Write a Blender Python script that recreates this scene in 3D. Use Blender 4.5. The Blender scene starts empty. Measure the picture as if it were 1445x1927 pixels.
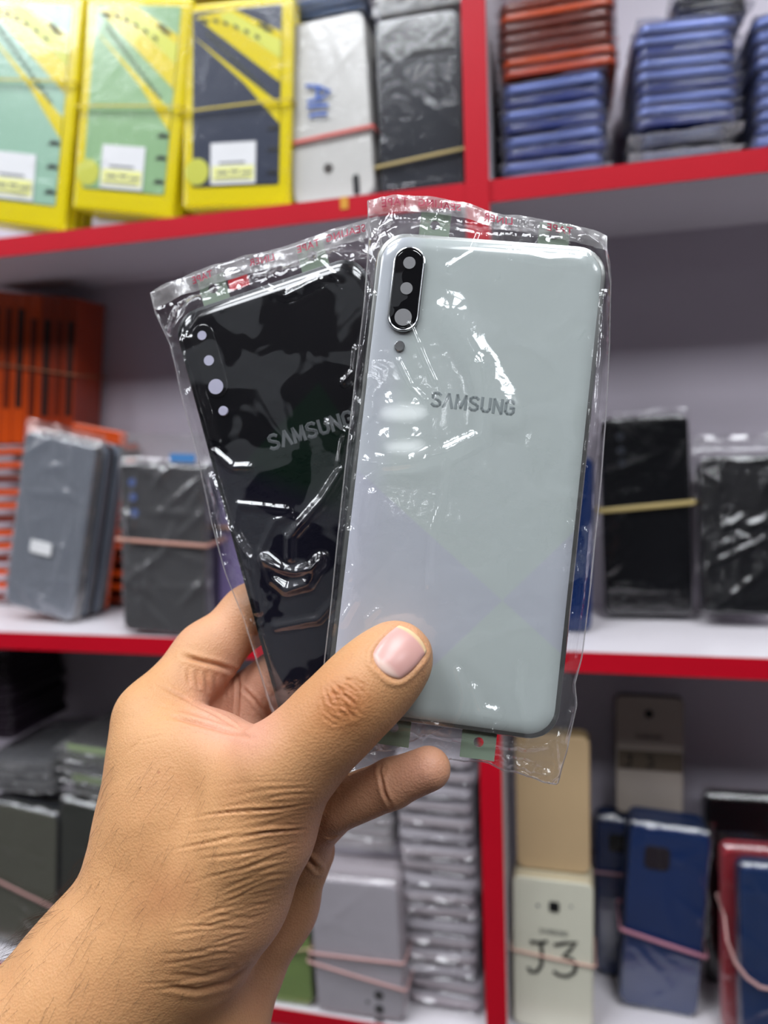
import bpy, math, random
import numpy as np
from mathutils import Matrix, Vector

random.seed(7)
scene = bpy.context.scene
COL = scene.collection

# ------------------------------------------------------------------ camera
PW, PH, FPX = 1445.0, 1927.0, 1392.0
CAMZ = 1.45
yaw, pitch, roll = math.radians(14.15), math.radians(-6.317), math.radians(2.186)
fw = np.array([-math.sin(yaw) * math.cos(pitch), math.cos(yaw) * math.cos(pitch), math.sin(pitch)])
rt0 = np.array([math.cos(yaw), math.sin(yaw), 0.0])
up0 = np.cross(rt0, fw)
RT = math.cos(roll) * rt0 - math.sin(roll) * up0
UP = math.sin(roll) * rt0 + math.cos(roll) * up0
CAM = np.array([0.0, 0.0, CAMZ])
cam_data = bpy.data.cameras.new('camera')
cam_data.sensor_fit = 'VERTICAL'
cam_data.sensor_height = 36.0
cam_data.lens = 36.0 * FPX / PH
cam_data.clip_start = 0.02
cam_data.dof.use_dof = True
cam_data.dof.focus_distance = 0.236
cam_data.dof.aperture_fstop = 7.6
cam = bpy.data.objects.new('camera', cam_data)
COL.objects.link(cam)
cam.matrix_world = Matrix([[RT[0], UP[0], -fw[0], CAM[0]], [RT[1], UP[1], -fw[1], CAM[1]], [RT[2], UP[2], -fw[2], CAM[2]], [0, 0, 0, 1]])
scene.camera = cam

# ------------------------------------------------------------------ world, exposure
world = bpy.data.worlds.new('world')
scene.world = world
world.use_nodes = True
world.node_tree.nodes['Background'].inputs[0].default_value = (0.8, 0.85, 0.9, 1)
world.node_tree.nodes['Background'].inputs[1].default_value = 0.25
vs = scene.view_settings
vs.view_transform = 'Standard'
vs.look = 'None'
vs.exposure = -0.22
vs.gamma = 1.0
vs.use_curve_mapping = False
LAMP_POWER = 17.0
try:
    scene.cycles.transparent_max_bounces = 16
    scene.cycles.max_bounces = 6
    scene.cycles.diffuse_bounces = 3
    scene.cycles.glossy_bounces = 3
    scene.cycles.adaptive_threshold = 0.05
    scene.cycles.use_denoising = True
    scene.cycles.use_light_tree = False
    scene.cycles.sample_clamp_indirect = 8.0
    scene.cycles.caustics_reflective = False
    scene.cycles.caustics_refractive = False
except Exception:
    pass

# ------------------------------------------------------------------ pixel <-> world helpers
def ray(px, py):
    return RT * ((px - PW / 2) / FPX) - UP * ((py - PH / 2) / FPX) + fw
def at_y(px, py, Y):
    d = ray(px, py)
    return CAM + d * (Y / d[1])
def cam_pt(px, py, d):
    return CAM + ray(px, py) * d
def proj(p):
    q = np.asarray(p) - CAM
    z = q @ fw
    return PW / 2 + FPX * (q @ RT) / z, PH / 2 - FPX * (q @ UP) / z
def x_for(px, Y, z):
    a, b = -2.0, 2.0
    for _ in range(50):
        m = (a + b) / 2
        if proj((m, Y, z))[0] < px: a = m
        else: b = m
    return (a + b) / 2
def z_for(px, py, Y):
    return at_y(px, py, Y)[2]

# ------------------------------------------------------------------ materials
MATS = {}
def srgb(r, g, b):
    f = lambda c: (c / 255 / 12.92) if c <= 10 else ((c / 255 + 0.055) / 1.055) ** 2.4
    return (f(r), f(g), f(b), 1.0)
def mat(name, rgb, rough=0.4, metal=0.0, coat=0.0, bump=0.0, bscale=200.0, var=0.06, vscale=30.0, spec=0.5, emit=None, estr=0.0):
    if name in MATS: return MATS[name]
    m = bpy.data.materials.new(name); m.use_nodes = True
    nt = m.node_tree; b = nt.nodes['Principled BSDF']
    c = srgb(*rgb)
    tc = nt.nodes.new('ShaderNodeTexCoord')
    nz = nt.nodes.new('ShaderNodeTexNoise'); nz.inputs['Scale'].default_value = vscale; nz.inputs['Detail'].default_value = 4
    nt.links.new(tc.outputs['Object'], nz.inputs['Vector'])
    mx = nt.nodes.new('ShaderNodeMix'); mx.data_type = 'RGBA'
    mx.inputs[6].default_value = tuple(min(1, v * (1 - var)) for v in c[:3]) + (1,)
    mx.inputs[7].default_value = tuple(min(1, v * (1 + var)) for v in c[:3]) + (1,)
    nt.links.new(nz.outputs['Fac'], mx.inputs[0])
    nt.links.new(mx.outputs[2], b.inputs['Base Color'])
    b.inputs['Roughness'].default_value = rough
    b.inputs['Metallic'].default_value = metal
    b.inputs['Coat Weight'].default_value = coat
    b.inputs['Coat Roughness'].default_value = 0.06
    b.inputs['Specular IOR Level'].default_value = spec
    if bump > 0:
        n2 = nt.nodes.new('ShaderNodeTexNoise'); n2.inputs['Scale'].default_value = bscale; n2.inputs['Detail'].default_value = 3
        nt.links.new(tc.outputs['Object'], n2.inputs['Vector'])
        bp = nt.nodes.new('ShaderNodeBump'); bp.inputs['Strength'].default_value = bump; bp.inputs['Distance'].default_value = 0.002
        nt.links.new(n2.outputs['Fac'], bp.inputs['Height'])
        nt.links.new(bp.outputs['Normal'], b.inputs['Normal'])
    if emit:
        b.inputs['Emission Color'].default_value = srgb(*emit)
        b.inputs['Emission Strength'].default_value = estr
    MATS[name] = m
    return m
def film_mat(name, rgb=(252, 252, 252), rough=0.07, base=0.05, edge=0.75, milky=0.0, bump=0.15, bscale=260.0, patch=0.0):
    """thin clear plastic sheet: mostly see-through, reflecting more at grazing angles"""
    if name in MATS: return MATS[name]
    m = bpy.data.materials.new(name); m.use_nodes = True
    nt = m.node_tree
    for n in list(nt.nodes): nt.nodes.remove(n)
    out = nt.nodes.new('ShaderNodeOutputMaterial')
    tr = nt.nodes.new('ShaderNodeBsdfTransparent'); tr.inputs[0].default_value = srgb(*rgb)
    gl = nt.nodes.new('ShaderNodeBsdfGlossy'); gl.inputs['Roughness'].default_value = rough
    gl.inputs[0].default_value = (1, 1, 1, 1)
    tc = nt.nodes.new('ShaderNodeTexCoord')
    nz = nt.nodes.new('ShaderNodeTexNoise'); nz.inputs['Scale'].default_value = bscale; nz.inputs['Detail'].default_value = 3
    nt.links.new(tc.outputs['Object'], nz.inputs['Vector'])
    bp = nt.nodes.new('ShaderNodeBump'); bp.inputs['Strength'].default_value = bump; bp.inputs['Distance'].default_value = 0.001
    nt.links.new(nz.outputs['Fac'], bp.inputs['Height'])
    nt.links.new(bp.outputs['Normal'], gl.inputs['Normal'])
    lw = nt.nodes.new('ShaderNodeLayerWeight'); lw.inputs['Blend'].default_value = 0.5
    pw = nt.nodes.new('ShaderNodeMath'); pw.operation = 'POWER'; pw.inputs[1].default_value = 4.0
    nt.links.new(lw.outputs['Facing'], pw.inputs[0])
    ml = nt.nodes.new('ShaderNodeMath'); ml.operation = 'MULTIPLY_ADD'; ml.inputs[1].default_value = edge; ml.inputs[2].default_value = base
    nt.links.new(pw.outputs[0], ml.inputs[0])
    mx = nt.nodes.new('ShaderNodeMixShader')
    nt.links.new(ml.outputs[0], mx.inputs[0])
    nt.links.new(gl.outputs[0], mx.inputs[2])
    if patch > 0:      # where the sheet does not cling it looks faintly hazy
        df = nt.nodes.new('ShaderNodeBsdfDiffuse'); df.inputs[0].default_value = (0.8, 0.84, 0.88, 1)
        n2 = nt.nodes.new('ShaderNodeTexNoise'); n2.inputs['Scale'].default_value = 46; n2.inputs['Detail'].default_value = 2; n2.inputs['Distortion'].default_value = 0.8
        nt.links.new(tc.outputs['Object'], n2.inputs['Vector'])
        mr = nt.nodes.new('ShaderNodeMapRange'); mr.inputs[1].default_value = 0.49; mr.inputs[2].default_value = 0.515; mr.inputs[4].default_value = patch
        nt.links.new(n2.outputs['Fac'], mr.inputs[0])
        m2 = nt.nodes.new('ShaderNodeMixShader'); nt.links.new(mr.outputs[0], m2.inputs[0])
        nt.links.new(tr.outputs[0], m2.inputs[1]); nt.links.new(df.outputs[0], m2.inputs[2])
        nt.links.new(m2.outputs[0], mx.inputs[1])
    elif milky > 0:
        df = nt.nodes.new('ShaderNodeBsdfDiffuse'); df.inputs[0].default_value = (0.85, 0.83, 0.83, 1)
        m2 = nt.nodes.new('ShaderNodeMixShader'); m2.inputs[0].default_value = milky
        nt.links.new(tr.outputs[0], m2.inputs[1]); nt.links.new(df.outputs[0], m2.inputs[2])
        nt.links.new(m2.outputs[0], mx.inputs[1])
    else:
        nt.links.new(tr.outputs[0], mx.inputs[1])
    nt.links.new(mx.outputs[0], out.inputs[0])
    MATS[name] = m
    return m

# ------------------------------------------------------------------ mesh helpers
class MB:
    def __init__(self): self.v = []; self.f = []
    def add(self, vs_, fs_):
        o = len(self.v); self.v.extend([tuple(map(float, p)) for p in vs_]); self.f.extend([tuple(i + o for i in f) for f in fs_]); return self
    def loops(self, rings, cap=True, closed=True):
        o = len(self.v); n = len(rings[0])
        for r in rings: self.v.extend([tuple(map(float, p)) for p in r])
        for k in range(len(rings) - 1):
            for i in range(n if closed else n - 1):
                j = (i + 1) % n
                self.f.append((o + k * n + i, o + k * n + j, o + (k + 1) * n + j, o + (k + 1) * n + i))
        if cap:
            self.f.append(tuple(o + i for i in reversed(range(n))))
            self.f.append(tuple(o + (len(rings) - 1) * n + i for i in range(n)))
        return self
    def box(self, x0, x1, y0, y1, z0, z1):
        v = [(x, y, z) for x in (x0, x1) for y in (y0, y1) for z in (z0, z1)]
        return self.add(v, [(0, 1, 3, 2), (4, 6, 7, 5), (0, 4, 5, 1), (2, 3, 7, 6), (0, 2, 6, 4), (1, 5, 7, 3)])
    def slab(self, w, h, t, r=0.008, bev=0.0015, seg=5, y0=0.0, x0=0.0, z0=0.0):
        """upright rounded plate, front face at y0 looking to -Y, bottom at z0"""
        def ring(ins, y):
            rr = max(r - ins, 0.0004); hw = w / 2 - ins; pts = []
            for cx, cz, a0 in ((hw - rr, h - ins - rr, 0), (-hw + rr, h - ins - rr, 90), (-hw + rr, ins + rr, 180), (hw - rr, ins + rr, 270)):
                for k in range(seg + 1):
                    a = math.radians(a0 + 90 * k / seg)
                    pts.append((x0 + cx + rr * math.cos(a), y0 + y, z0 + cz + rr * math.sin(a)))
            return pts
        b = min(bev, t * 0.45)
        e = b + min(0.0006, b)
        rings = [ring(e, 0), ring(b, 0), ring(b * 0.3, b * 0.3), ring(0, b), ring(0, t - b), ring(b * 0.3, t - b * 0.3), ring(b, t), ring(e, t)]
        return self.loops(rings)
    def prism(self, poly, y0, y1):
        """polygon in (x, z) extruded from y0 to y1"""
        return self.loops([[(x, y0, z) for x, z in poly], [(x, y1, z) for x, z in poly]])
    def disc(self, cx, cz, r, y0, y1, n=20, bev=0.0):
        rg = lambda rr, y: [(cx + rr * math.cos(2 * math.pi * k / n), y, cz + rr * math.sin(2 * math.pi * k / n)) for k in range(n)]
        return self.loops([rg(r - bev, y0), rg(r, y0 + bev), rg(r, y1)] if bev else [rg(r, y0), rg(r, y1)])
    def tube(self, pts, r, n=8, closed=False, sq=1.0, upv=(0, 0, 1)):
        """sq scales the section along upv"""
        P = [np.array(p, float) for p in pts]; m = len(P); rings = []
        u0 = np.array(upv, float)
        for i in range(m):
            a = P[(i - 1) % m] if closed or i > 0 else P[i]
            b = P[(i + 1) % m] if closed or i < m - 1 else P[i]
            t = b - a; t /= np.linalg.norm(t) + 1e-12
            s = np.cross(t, u0); ns = np.linalg.norm(s)
            s = s / ns if ns > 1e-6 else np.array([1.0, 0, 0])
            q = np.cross(s, t)
            rr = r[i] if isinstance(r, (list, tuple)) else r
            rings.append([P[i] + rr * (math.cos(2 * math.pi * k / n) * s + sq * math.sin(2 * math.pi * k / n) * q) for k in range(n)])
        if closed:
            rings.append(rings[0]); return self.loops(rings, cap=False)
        return self.loops(rings)
    def mesh(self, name, smooth=True, angle=40):
        me = bpy.data.meshes.new(name); me.from_pydata(self.v, [], self.f); me.update()
        if smooth:
            me.shade_smooth()
            try: me.set_sharp_from_angle(angle=math.radians(angle))
            except Exception: pass
        return me
    def build(self, name, m, parent=None, smooth=True, angle=40):
        return obj(name, self.mesh(name, smooth, angle), m, parent)
def obj(name, me, m=None, parent=None, mw=None):
    o = bpy.data.objects.new(name, me); COL.objects.link(o)
    if m is not None and len(me.materials) == 0: me.materials.append(m)
    if parent is not None: o.parent = parent
    if mw is not None: o.matrix_world = mw
    return o
def tag(o, label, cat, group=None, kind=None):
    if label: o['label'] = label
    if cat: o['category'] = cat
    if group: o['group'] = group
    if kind: o['kind'] = kind
    return o
def thing(name, label, cat, mw=None, group=None):
    o = bpy.data.objects.new(name, None); o.empty_display_size = 0.02; COL.objects.link(o)
    if mw is not None: o.matrix_world = mw
    return tag(o, label, cat, group)
def text_geo(s, size, offset=0.0, spacing=1.0, extrude=0.0):
    cu = bpy.data.curves.new('lettering', 'FONT'); cu.body = s; cu.size = size; cu.align_x = 'CENTER'; cu.align_y = 'CENTER'
    cu.offset = offset; cu.space_character = spacing; cu.resolution_u = 4; cu.extrude = extrude
    o = bpy.data.objects.new('lettering_tmp', cu); COL.objects.link(o)
    dg = bpy.context.evaluated_depsgraph_get(); dg.update()
    me = bpy.data.meshes.new_from_object(o.evaluated_get(dg))
    v = np.array([p.co[:] for p in me.vertices]); f = [tuple(p.vertices) for p in me.polygons]
    bpy.data.objects.remove(o); bpy.data.curves.remove(cu); bpy.data.meshes.remove(me)
    return v, f
# numpy value noise --------------------------------------------------
_rng = np.random.RandomState(11)
_perm = _rng.rand(64, 64, 64)
def vnoise(x, y, z=0.0):
    x = np.asarray(x, float); y = np.asarray(y, float); z = np.asarray(z, float) + 0 * x
    xi, yi, zi = np.floor(x).astype(int), np.floor(y).astype(int), np.floor(z).astype(int)
    fx, fy, fz = x - xi, y - yi, z - zi
    s = lambda t: t * t * (3 - 2 * t)
    fx, fy, fz = s(fx), s(fy), s(fz)
    g = lambda a, b, c: _perm[(xi + a) % 64, (yi + b) % 64, (zi + c) % 64]
    l = lambda a, b, t: a + (b - a) * t
    return l(l(l(g(0, 0, 0), g(1, 0, 0), fx), l(g(0, 1, 0), g(1, 1, 0), fx), fy), l(l(g(0, 0, 1), g(1, 0, 1), fx), l(g(0, 1, 1), g(1, 1, 1), fx), fy), fz) * 2 - 1
def seg_dist(x, y, a, b):
    ax, ay = a; bx, by = b
    dx, dy = bx - ax, by - ay
    t = np.clip(((x - ax) * dx + (y - ay) * dy) / (dx * dx + dy * dy + 1e-12), 0, 1)
    return np.hypot(x - ax - t * dx, y - ay - t * dy), t
def poly_dist(x, y, pts):
    d = np.full(np.shape(x), 1e9)
    for a, b in zip(pts[:-1], pts[1:]):
        d = np.minimum(d, seg_dist(x, y, a, b)[0])
    return d
def sstep(a, b, t):
    t = np.clip((t - a) / (b - a), 0, 1); return t * t * (3 - 2 * t)

# ------------------------------------------------------------------ shared materials
M_white = mat('white_laminate', (224, 219, 224), 0.32, var=0.02)
M_red = mat('red_edge_band', (190, 10, 34), 0.42, var=0.05, spec=0.3)
M_wall = mat('grey_white_panel', (204, 196, 208), 0.35, var=0.03, vscale=6)
M_room = mat('painted_wall', (100, 96, 96), 0.8, var=0.03, vscale=4)
M_ceil = mat('ceiling_paint', (225, 225, 225), 0.9, var=0.02)
M_floor = mat('floor_tiles', (84, 80, 78), 0.35, var=0.08, vscale=8)
M_film = film_mat('clear_film', base=0.07, rough=0.12, bump=0.5, bscale=200)
M_filmthin = film_mat('packet_film', base=0.03, rough=0.12, bump=0.5, bscale=200)
M_pouch = film_mat('clear_pouch_film', base=0.075, edge=0.7, rough=0.09, bump=0.1, bscale=380, patch=0.03)
M_milky = film_mat('milky_film', base=0.08, milky=0.2, bump=0.3, rough=0.15)
M_filmst = film_mat('loose_film', base=0.10, milky=0.07, bump=0.3, rough=0.14)
M_black = mat('gloss_black', (20, 21, 24), 0.18, coat=0.6, var=0.2)
M_darkgrey = mat('dark_grey_gloss', (48, 50, 56), 0.2, coat=0.5)
M_lens = mat('lens_glass', (10, 11, 14), 0.06, coat=1.0)
M_chrome = mat('chrome_ring', (205, 208, 210), 0.18, metal=1.0, var=0.02)
M_bandpink = mat('pink_rubber', (216, 170, 166), 0.6)
M_bandtan = mat('tan_rubber', (176, 156, 100), 0.6)
M_bandred = mat('red_rubber', (205, 92, 84), 0.6)
M_ink = mat('black_ink', (18, 18, 20), 0.5)
M_inkgrey = mat('grey_print', (110, 112, 114), 0.5)
M_inkblue = mat('blue_ink', (58, 96, 176), 0.5)

# ================================================================== ROOM
X0, X1, YB, YW, ZC = -6.2, 2.4, -6.4, 0.785, 2.75
def struct(name, mb, m, label=None):
    o = mb.build(name, m, None, smooth=False); o['kind'] = 'structure'; return o
struct('floor', MB().box(X0, X1, YB, YW + 0.1, -0.1, 0), M_floor)
struct('ceiling', MB().box(X0, X1, YB, YW + 0.1, ZC, ZC + 0.1), M_ceil)
struct('wall_back', MB().box(X0, X1, YW, YW + 0.1, 0, ZC), M_wall)
struct('wall_left', MB().box(X0 - 0.1, X0, YB, YW + 0.1, 0, ZC), mat('white_wall', (222, 222, 224), 0.7, var=0.02, vscale=4))
struct('wall_right', MB().box(X1, X1 + 0.1, YB, YW + 0.1, 0, ZC), M_room)
struct('wall_front', MB().box(X0, X1, YB - 0.1, YB, 0, ZC), mat('stock_wall', (84, 80, 80), 0.6, var=0.5, vscale=5))

M_lampw = mat('lamp_housing', (230, 230, 230), 0.5)
M_lamp = mat('lamp_diffuser', (255, 255, 255), 0.5, emit=(246, 250, 255), estr=LAMP_POWER)
lampnames = {}
def ceiling_lamp(x, y, w, d, label):
    t = thing('ceiling_light', label, 'ceiling light', Matrix.Translation((x, y, ZC)), 'square ceiling panel lights')
    mb = MB()
    for a in ((-w / 2 - .02, w / 2 + .02, -d / 2 - .02, -d / 2), (-w / 2 - .02, w / 2 + .02, d / 2, d / 2 + .02), (-w / 2 - .02, -w / 2, -d / 2, d / 2), (w / 2, w / 2 + .02, -d / 2, d / 2)):
        mb.box(*a, -0.03, 0)
    mb.build('frame', M_lampw, t, smooth=False)
    MB().add([(-w / 2, -d / 2, -0.022), (-w / 2, d / 2, -0.022), (w / 2, d / 2, -0.022), (w / 2, -d / 2, -0.022)], [(0, 1, 2, 3)]).build('diffuser', M_lamp, t, smooth=False)
    return t
def downlight(x, y, r, label):
    t = thing('ceiling_light', label, 'ceiling light', Matrix.Translation((x, y, ZC)), 'round ceiling downlights')
    ring = lambda rr, z: [(rr * math.cos(2 * math.pi * k / 32), rr * math.sin(2 * math.pi * k / 32), z) for k in range(32)]
    MB().loops([ring(r, -0.004), ring(r, -0.02), ring(r + 0.02, -0.02), ring(r + 0.02, 0), ring(r, -0.004)], cap=False).build('rim', M_lampw, t)
    MB().loops([ring(r - 0.001, -0.018), ring(r - 0.001, -0.006)]).build('diffuser', M_lamp, t)
PAN = ['square panel light above the shopper, ', 'square panel light over the aisle, ']
for j, y in enumerate((-0.08, -0.74)):
    for i, x in enumerate((-1.45, -0.5, 0.45)):
        ceiling_lamp(x, y, 0.5, 0.5, PAN[j] + ['left of three', 'middle of three', 'right of three'][i])
for x, w_ in ((-2.6, 'first'), (-3.8, 'second'), (-5.0, 'third')):  # unseen lamps added for a highlight along the left glass edges
    ceiling_lamp(x, -0.8, 0.5, 0.5, f'added unseen panel light down the left aisle, {w_} from the shopper')
ceiling_lamp(1.5, -0.74, 0.5, 0.5, 'added unseen panel light over the aisle, far right on its own')  # unseen lamp added so the pouch ridges catch a highlight
downlight(0.29, -3.44, 0.13, 'round downlight halfway down the shop ceiling')
downlight(0.36, -4.1, 0.13, 'round downlight farther down the shop ceiling')

# ------------------------------------------------------------------ shelving
D = 0.626                       # front plane of the shelves
ZU = CAMZ + 0.197; ZM = CAMZ - 0.192; ZB = CAMZ - 0.567; ZT = CAMZ + 0.585
TH = 0.0175
POSTX = -0.0789
shelf = thing('shelving_unit', 'white wall shelving with glossy red edges, filled with phone covers', 'shelving', Matrix.Translation((0, 0, 0)))
shelf_rows = [(ZT, 'shelf_board'), (ZU, 'shelf_board'), (ZM, 'shelf_board'), (ZB, 'shelf_board'), (ZB - 0.38, 'shelf_board')]
SX0, SX1 = -1.3, 1.2
PWID = 0.019
for z, n in shelf_rows:
    for xa, xb in ((SX0, POSTX), (POSTX + PWID, SX1)):
        b = MB().box(xa, xb, D + 0.0015, YW, z - TH, z).build(n, M_white, shelf, smooth=False)
        e = MB().box(xa, xb, D, D + 0.0015, z - TH, z).build('edge_band', M_red, b, smooth=False)
for xp in (SX0 - PWID, POSTX, SX1):
    b = MB().box(xp, xp + PWID, D - 0.0002, YW, 0.0, ZT + 0.2).build('upright_panel', M_white, shelf, smooth=False)
    MB().box(xp - 0.0001, xp + PWID + 0.0001, D - 0.0022, D - 0.0002, 0.0, ZT + 0.2).build('edge_band', M_red, b, smooth=False)
# small yellow brand-like mark painted on the edge under the white cover
b = MB().box(-0.0035, 0.0035, -0.0006, 0.0, -0.011, -0.001)
q = at_y(648, 382, D)
o = b.build('paint_mark', mat('yellow_mark', (214, 150, 40), 0.5), shelf, smooth=False); o.location = (q[0], D, q[2] + 0.006)

# ------------------------------------------------------------------ placing on the shelves
class Fr:
    """frame of an upright item: origin at bottom centre of its front face"""
    def __init__(s, xl, xr, xt, yt, Y, z, lean=0.0, w=None, h=None):
        a, b_ = x_for(xl, Y, z), x_for(xr, Y, z)
        s.w = w or (b_ - a)
        s.o = np.array([(a + b_) / 2, Y, z])
        top = at_y(xt, yt, Y + lean)
        ax = top - s.o
        s.h = h or np.linalg.norm(ax)
        s.Z = ax / np.linalg.norm(ax)
        X = np.array([1.0, 0, 0]); X -= s.Z * (X @ s.Z); s.X = X / np.linalg.norm(X)
        s.Yv = np.cross(s.Z, s.X)
        s.o = s.o + np.array([0, 0, abs(s.X[2]) * s.w / 2 + max(0.0, -s.Yv[2]) * 0.05 + 0.0005])
        s.mw = Matrix([[s.X[i], s.Yv[i], s.Z[i], s.o[i]] for i in range(3)] + [[0, 0, 0, 1]])
    def back(s, dy):
        return s.mw @ Matrix.Translation((0, dy, 0))
    def loc(s, px, py, dy=0.0):
        d = ray(px, py); o = s.o + s.Yv * dy
        t = ((o - CAM) @ s.Yv) / (d @ s.Yv)
        q = CAM + d * t - s.o
        return float(q @ s.X), float(q @ s.Z)

def sleeve_mesh(w, h, t, mg=0.004, mtop=0.012, seed=0, nx=34, nz=64, amp=0.0016, ncr=14, nwt=0.14):
    """closed crinkled bag around an upright slab (w x h x t)"""
    rs = np.random.RandomState(seed)
    U, V = np.meshgrid(np.linspace(0, 1, nx), np.linspace(0, 1, nz))
    x = (U - 0.5) * (w + 2 * mg); z = -mg * 0.0 + 0.0006 + V * (h + mtop)
    x = x + 0.0012 * vnoise(z * 60, U * 3, seed)
    dx = np.abs((U - 0.5) * (w + 2 * mg)) - w / 2
    dz = z - h
    d = np.maximum(dx, dz)
    k = sstep(-0.002, 0.005, d)
    cr = np.zeros_like(x)
    for _ in range(ncr):
        c = np.array([rs.uniform(-w / 2, w / 2), rs.uniform(0, h)]); a = rs.uniform(0, math.pi); L = rs.uniform(0.015, 0.05)
        dd, tt = seg_dist(x, z, c - L * np.array([math.cos(a), math.sin(a)]), c + L * np.array([math.cos(a), math.sin(a)]))
        cr += rs.uniform(0.3, 1.2) * np.exp(-dd / 0.0022) * (1 - np.abs(tt - 0.5) * 1.6)
    cr = cr * amp + amp * nwt * np.abs(vnoise(x * 70, z * 70, seed + 3.3))
    yf = -0.0012 * (1 - k) + k * t / 2 - cr * (0.4 + 0.6 * (1 - k))
    yb = (t + 0.0012) * (1 - k) + k * t / 2 + cr * 0.5
    edge = (U == 0) | (U == 1) | (V == 1)
    ym = t / 2 + 0.0015 * vnoise(x * 80, z * 80, seed)
    yf = np.where(edge, ym, yf); yb = np.where(edge, ym, yb)
    bot = V == 0
    vs_ = np.concatenate([np.stack([x, yf, z], -1).reshape(-1, 3), np.stack([x, yb, z], -1).reshape(-1, 3)])
    fs_ = []
    N = nx * nz
    for j in range(nz - 1):
        for i in range(nx - 1):
            a = j * nx + i
            fs_.append((a, a + 1, a + nx + 1, a + nx)); fs_.append((N + a, N + a + nx, N + a + nx + 1, N + a + 1))
    for i in range(nx - 1):
        fs_.append((i + 1, i, N + i, N + i + 1))
    return MB().add(vs_, fs_)

def cover_part(parent, w, h, t, m_face, m_frame, r=0.009):
    """frame + back shell of a phone cover"""
    b = MB().slab(w, h, t, r, 0.0012, y0=0.0008).build('frame', m_frame, parent)
    MB().slab(w - 0.0012, h - 0.0012, 0.0022, r - 0.0006, 0.0009, y0=-0.0004, z0=0.0006).build('back_shell', m_face, parent)
    return b
def ribbon_band(fr, zl, zr, w, t0, t1, m, label, group=None, hgt=0.0016, name='rubber_band'):
    """rubber band round a stack: height zl at the left edge, zr at the right, y from t0 to t1"""
    t = []
    c = 0.0015; hw = w / 2 + 0.001
    base = [(-hw + c, t0), (0, t0 - 0.0004), (hw - c, t0), (hw, t0 + c), (hw, t1 - c), (hw - c, t1), (-hw + c, t1), (-hw, t1 - c), (-hw, t0 + c)]
    pts = [(x, y, zl + (zr - zl) * (x + hw) / (2 * hw) + (0.0 if y < (t0 + t1) / 2 else 0.001)) for x, y in base]
    mb = MB().tube(pts, 0.0007, 8, closed=True, sq=hgt / 0.0007)
    o = mb.build(name, m, None); o.matrix_world = fr.mw
    return tag(o, label, 'rubber band', group)
def strokes(parent, lines, r, m, name, y=-0.0012):
    mb = MB()
    for ln in lines:
        mb.tube([(x, y, z) for x, z in ln], r, 6, sq=0.25, upv=(0, 1, 0))
    return mb.build(name, m, parent)
def flat_text(parent, s, size, cx, cz, m, name='lettering', y=-0.0011, rot=0.0, offset=0.0, spacing=1.0, mirror=False):
    v, f = text_geo(s, size, offset, spacing)
    if mirror: v[:, 0] *= -1
    ca, sa = math.cos(rot), math.sin(rot)
    p = [(cx + ca * a - sa * b_, y, cz + sa * a + ca * b_) for a, b_, _ in v]
    return MB().add(p, f).build(name, m, parent, smooth=False)
def brand_strokes():
    """the seven block letters of the maker's mark as centre lines, height 1"""
    S = [(.60, .86), (.45, .97), (.2, .97), (.04, .84), (.06, .66), (.22, .55), (.44, .46), (.60, .34), (.60, .16), (.44, .03), (.18, .03), (.02, .15)]
    L = [[S], [[(0, 0), (.32, 1), (.64, 0)]], [[(0, 0), (.04, 1), (.36, .08), (.68, 1), (.72, 0)]], [S], [[(.02, 1), (.02, .22), (.16, .03), (.46, .03), (.60, .22), (.60, 1)]],
         [[(0, 0), (0, 1), (.58, 0), (.58, 1)]], [[(.60, .84), (.46, .97), (.18, .97), (.02, .80), (.02, .20), (.18, .03), (.46, .03), (.60, .18), (.60, .48), (.36, .48)]]]
    out = []; x = 0.0
    for g, w in zip(L, (.62, .64, .72, .62, .62, .58, .62)):
        out += [[(x + a, b) for a, b in ln] for ln in g]; x += w + .27
    x -= .27
    return [[(a - x / 2, b - .5) for a, b in ln] for ln in out], x
def brand_logo(parent, cx, cz, length, ang, m, y, thick=.23, name='logo_lettering'):
    lines, W = brand_strokes(); k = length / W; ca, sa = math.cos(ang), math.sin(ang)
    mb = MB()
    for ln in lines:
        for (a0, b0), (a1, b1) in zip(ln[:-1], ln[1:]):
            L_ = math.hypot(a1 - a0, b1 - b0); e = .28 * thick / L_; da, db = (a1 - a0) * e, (b1 - b0) * e
            mb.tube([(cx + k * (ca * a - sa * b), y, cz + k * (sa * a + ca * b)) for a, b in ((a0 - da, b0 - db), (a1 + da, b1 + db))], k * thick / 2, 6, sq=.12, upv=(0, 1, 0))
    return mb.build(name, m, parent)
ORD = ['topmost', 'second', 'third', 'fourth', 'fifth', 'sixth', 'seventh', 'eighth', 'ninth', 'tenth', 'eleventh', 'twelfth', 'thirteenth', 'fourteenth', 'fifteenth', 'sixteenth', 'seventeenth', 'eighteenth']

# ================================================================== FOREGROUND: two wrapped phone covers
PHW, PHH, PHT = 0.0747, 0.1585, 0.0062
def c2w(v): return RT * v[0] - UP * v[1] + fw * v[2]
class PFr(Fr):
    def __init__(s, R, t):
        R = np.array(R); t = np.array(t)
        s.X = c2w(R[:, 0]); s.Z = -c2w(R[:, 1]); s.Yv = c2w(R[:, 2])
        s.w, s.h = PHW, PHH
        s.o = CAM + c2w(t + R[:, 1] * PHH / 2)
        s.mw = Matrix([[s.X[i], s.Yv[i], s.Z[i], s.o[i]] for i in range(3)] + [[0, 0, 0, 1]])
RWH = [[0.9893, -0.1139, 0.0913], [0.1104, 0.993, 0.0424], [-0.0955, -0.0319, 0.9949]]
TWH = [0.02622429, -0.01026219, 0.23656934]
RBL = np.array([[0.9527, 0.2766, 0.1263], [-0.2839, 0.9579, 0.0433], [-0.109, -0.0771, 0.9911]])
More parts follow.
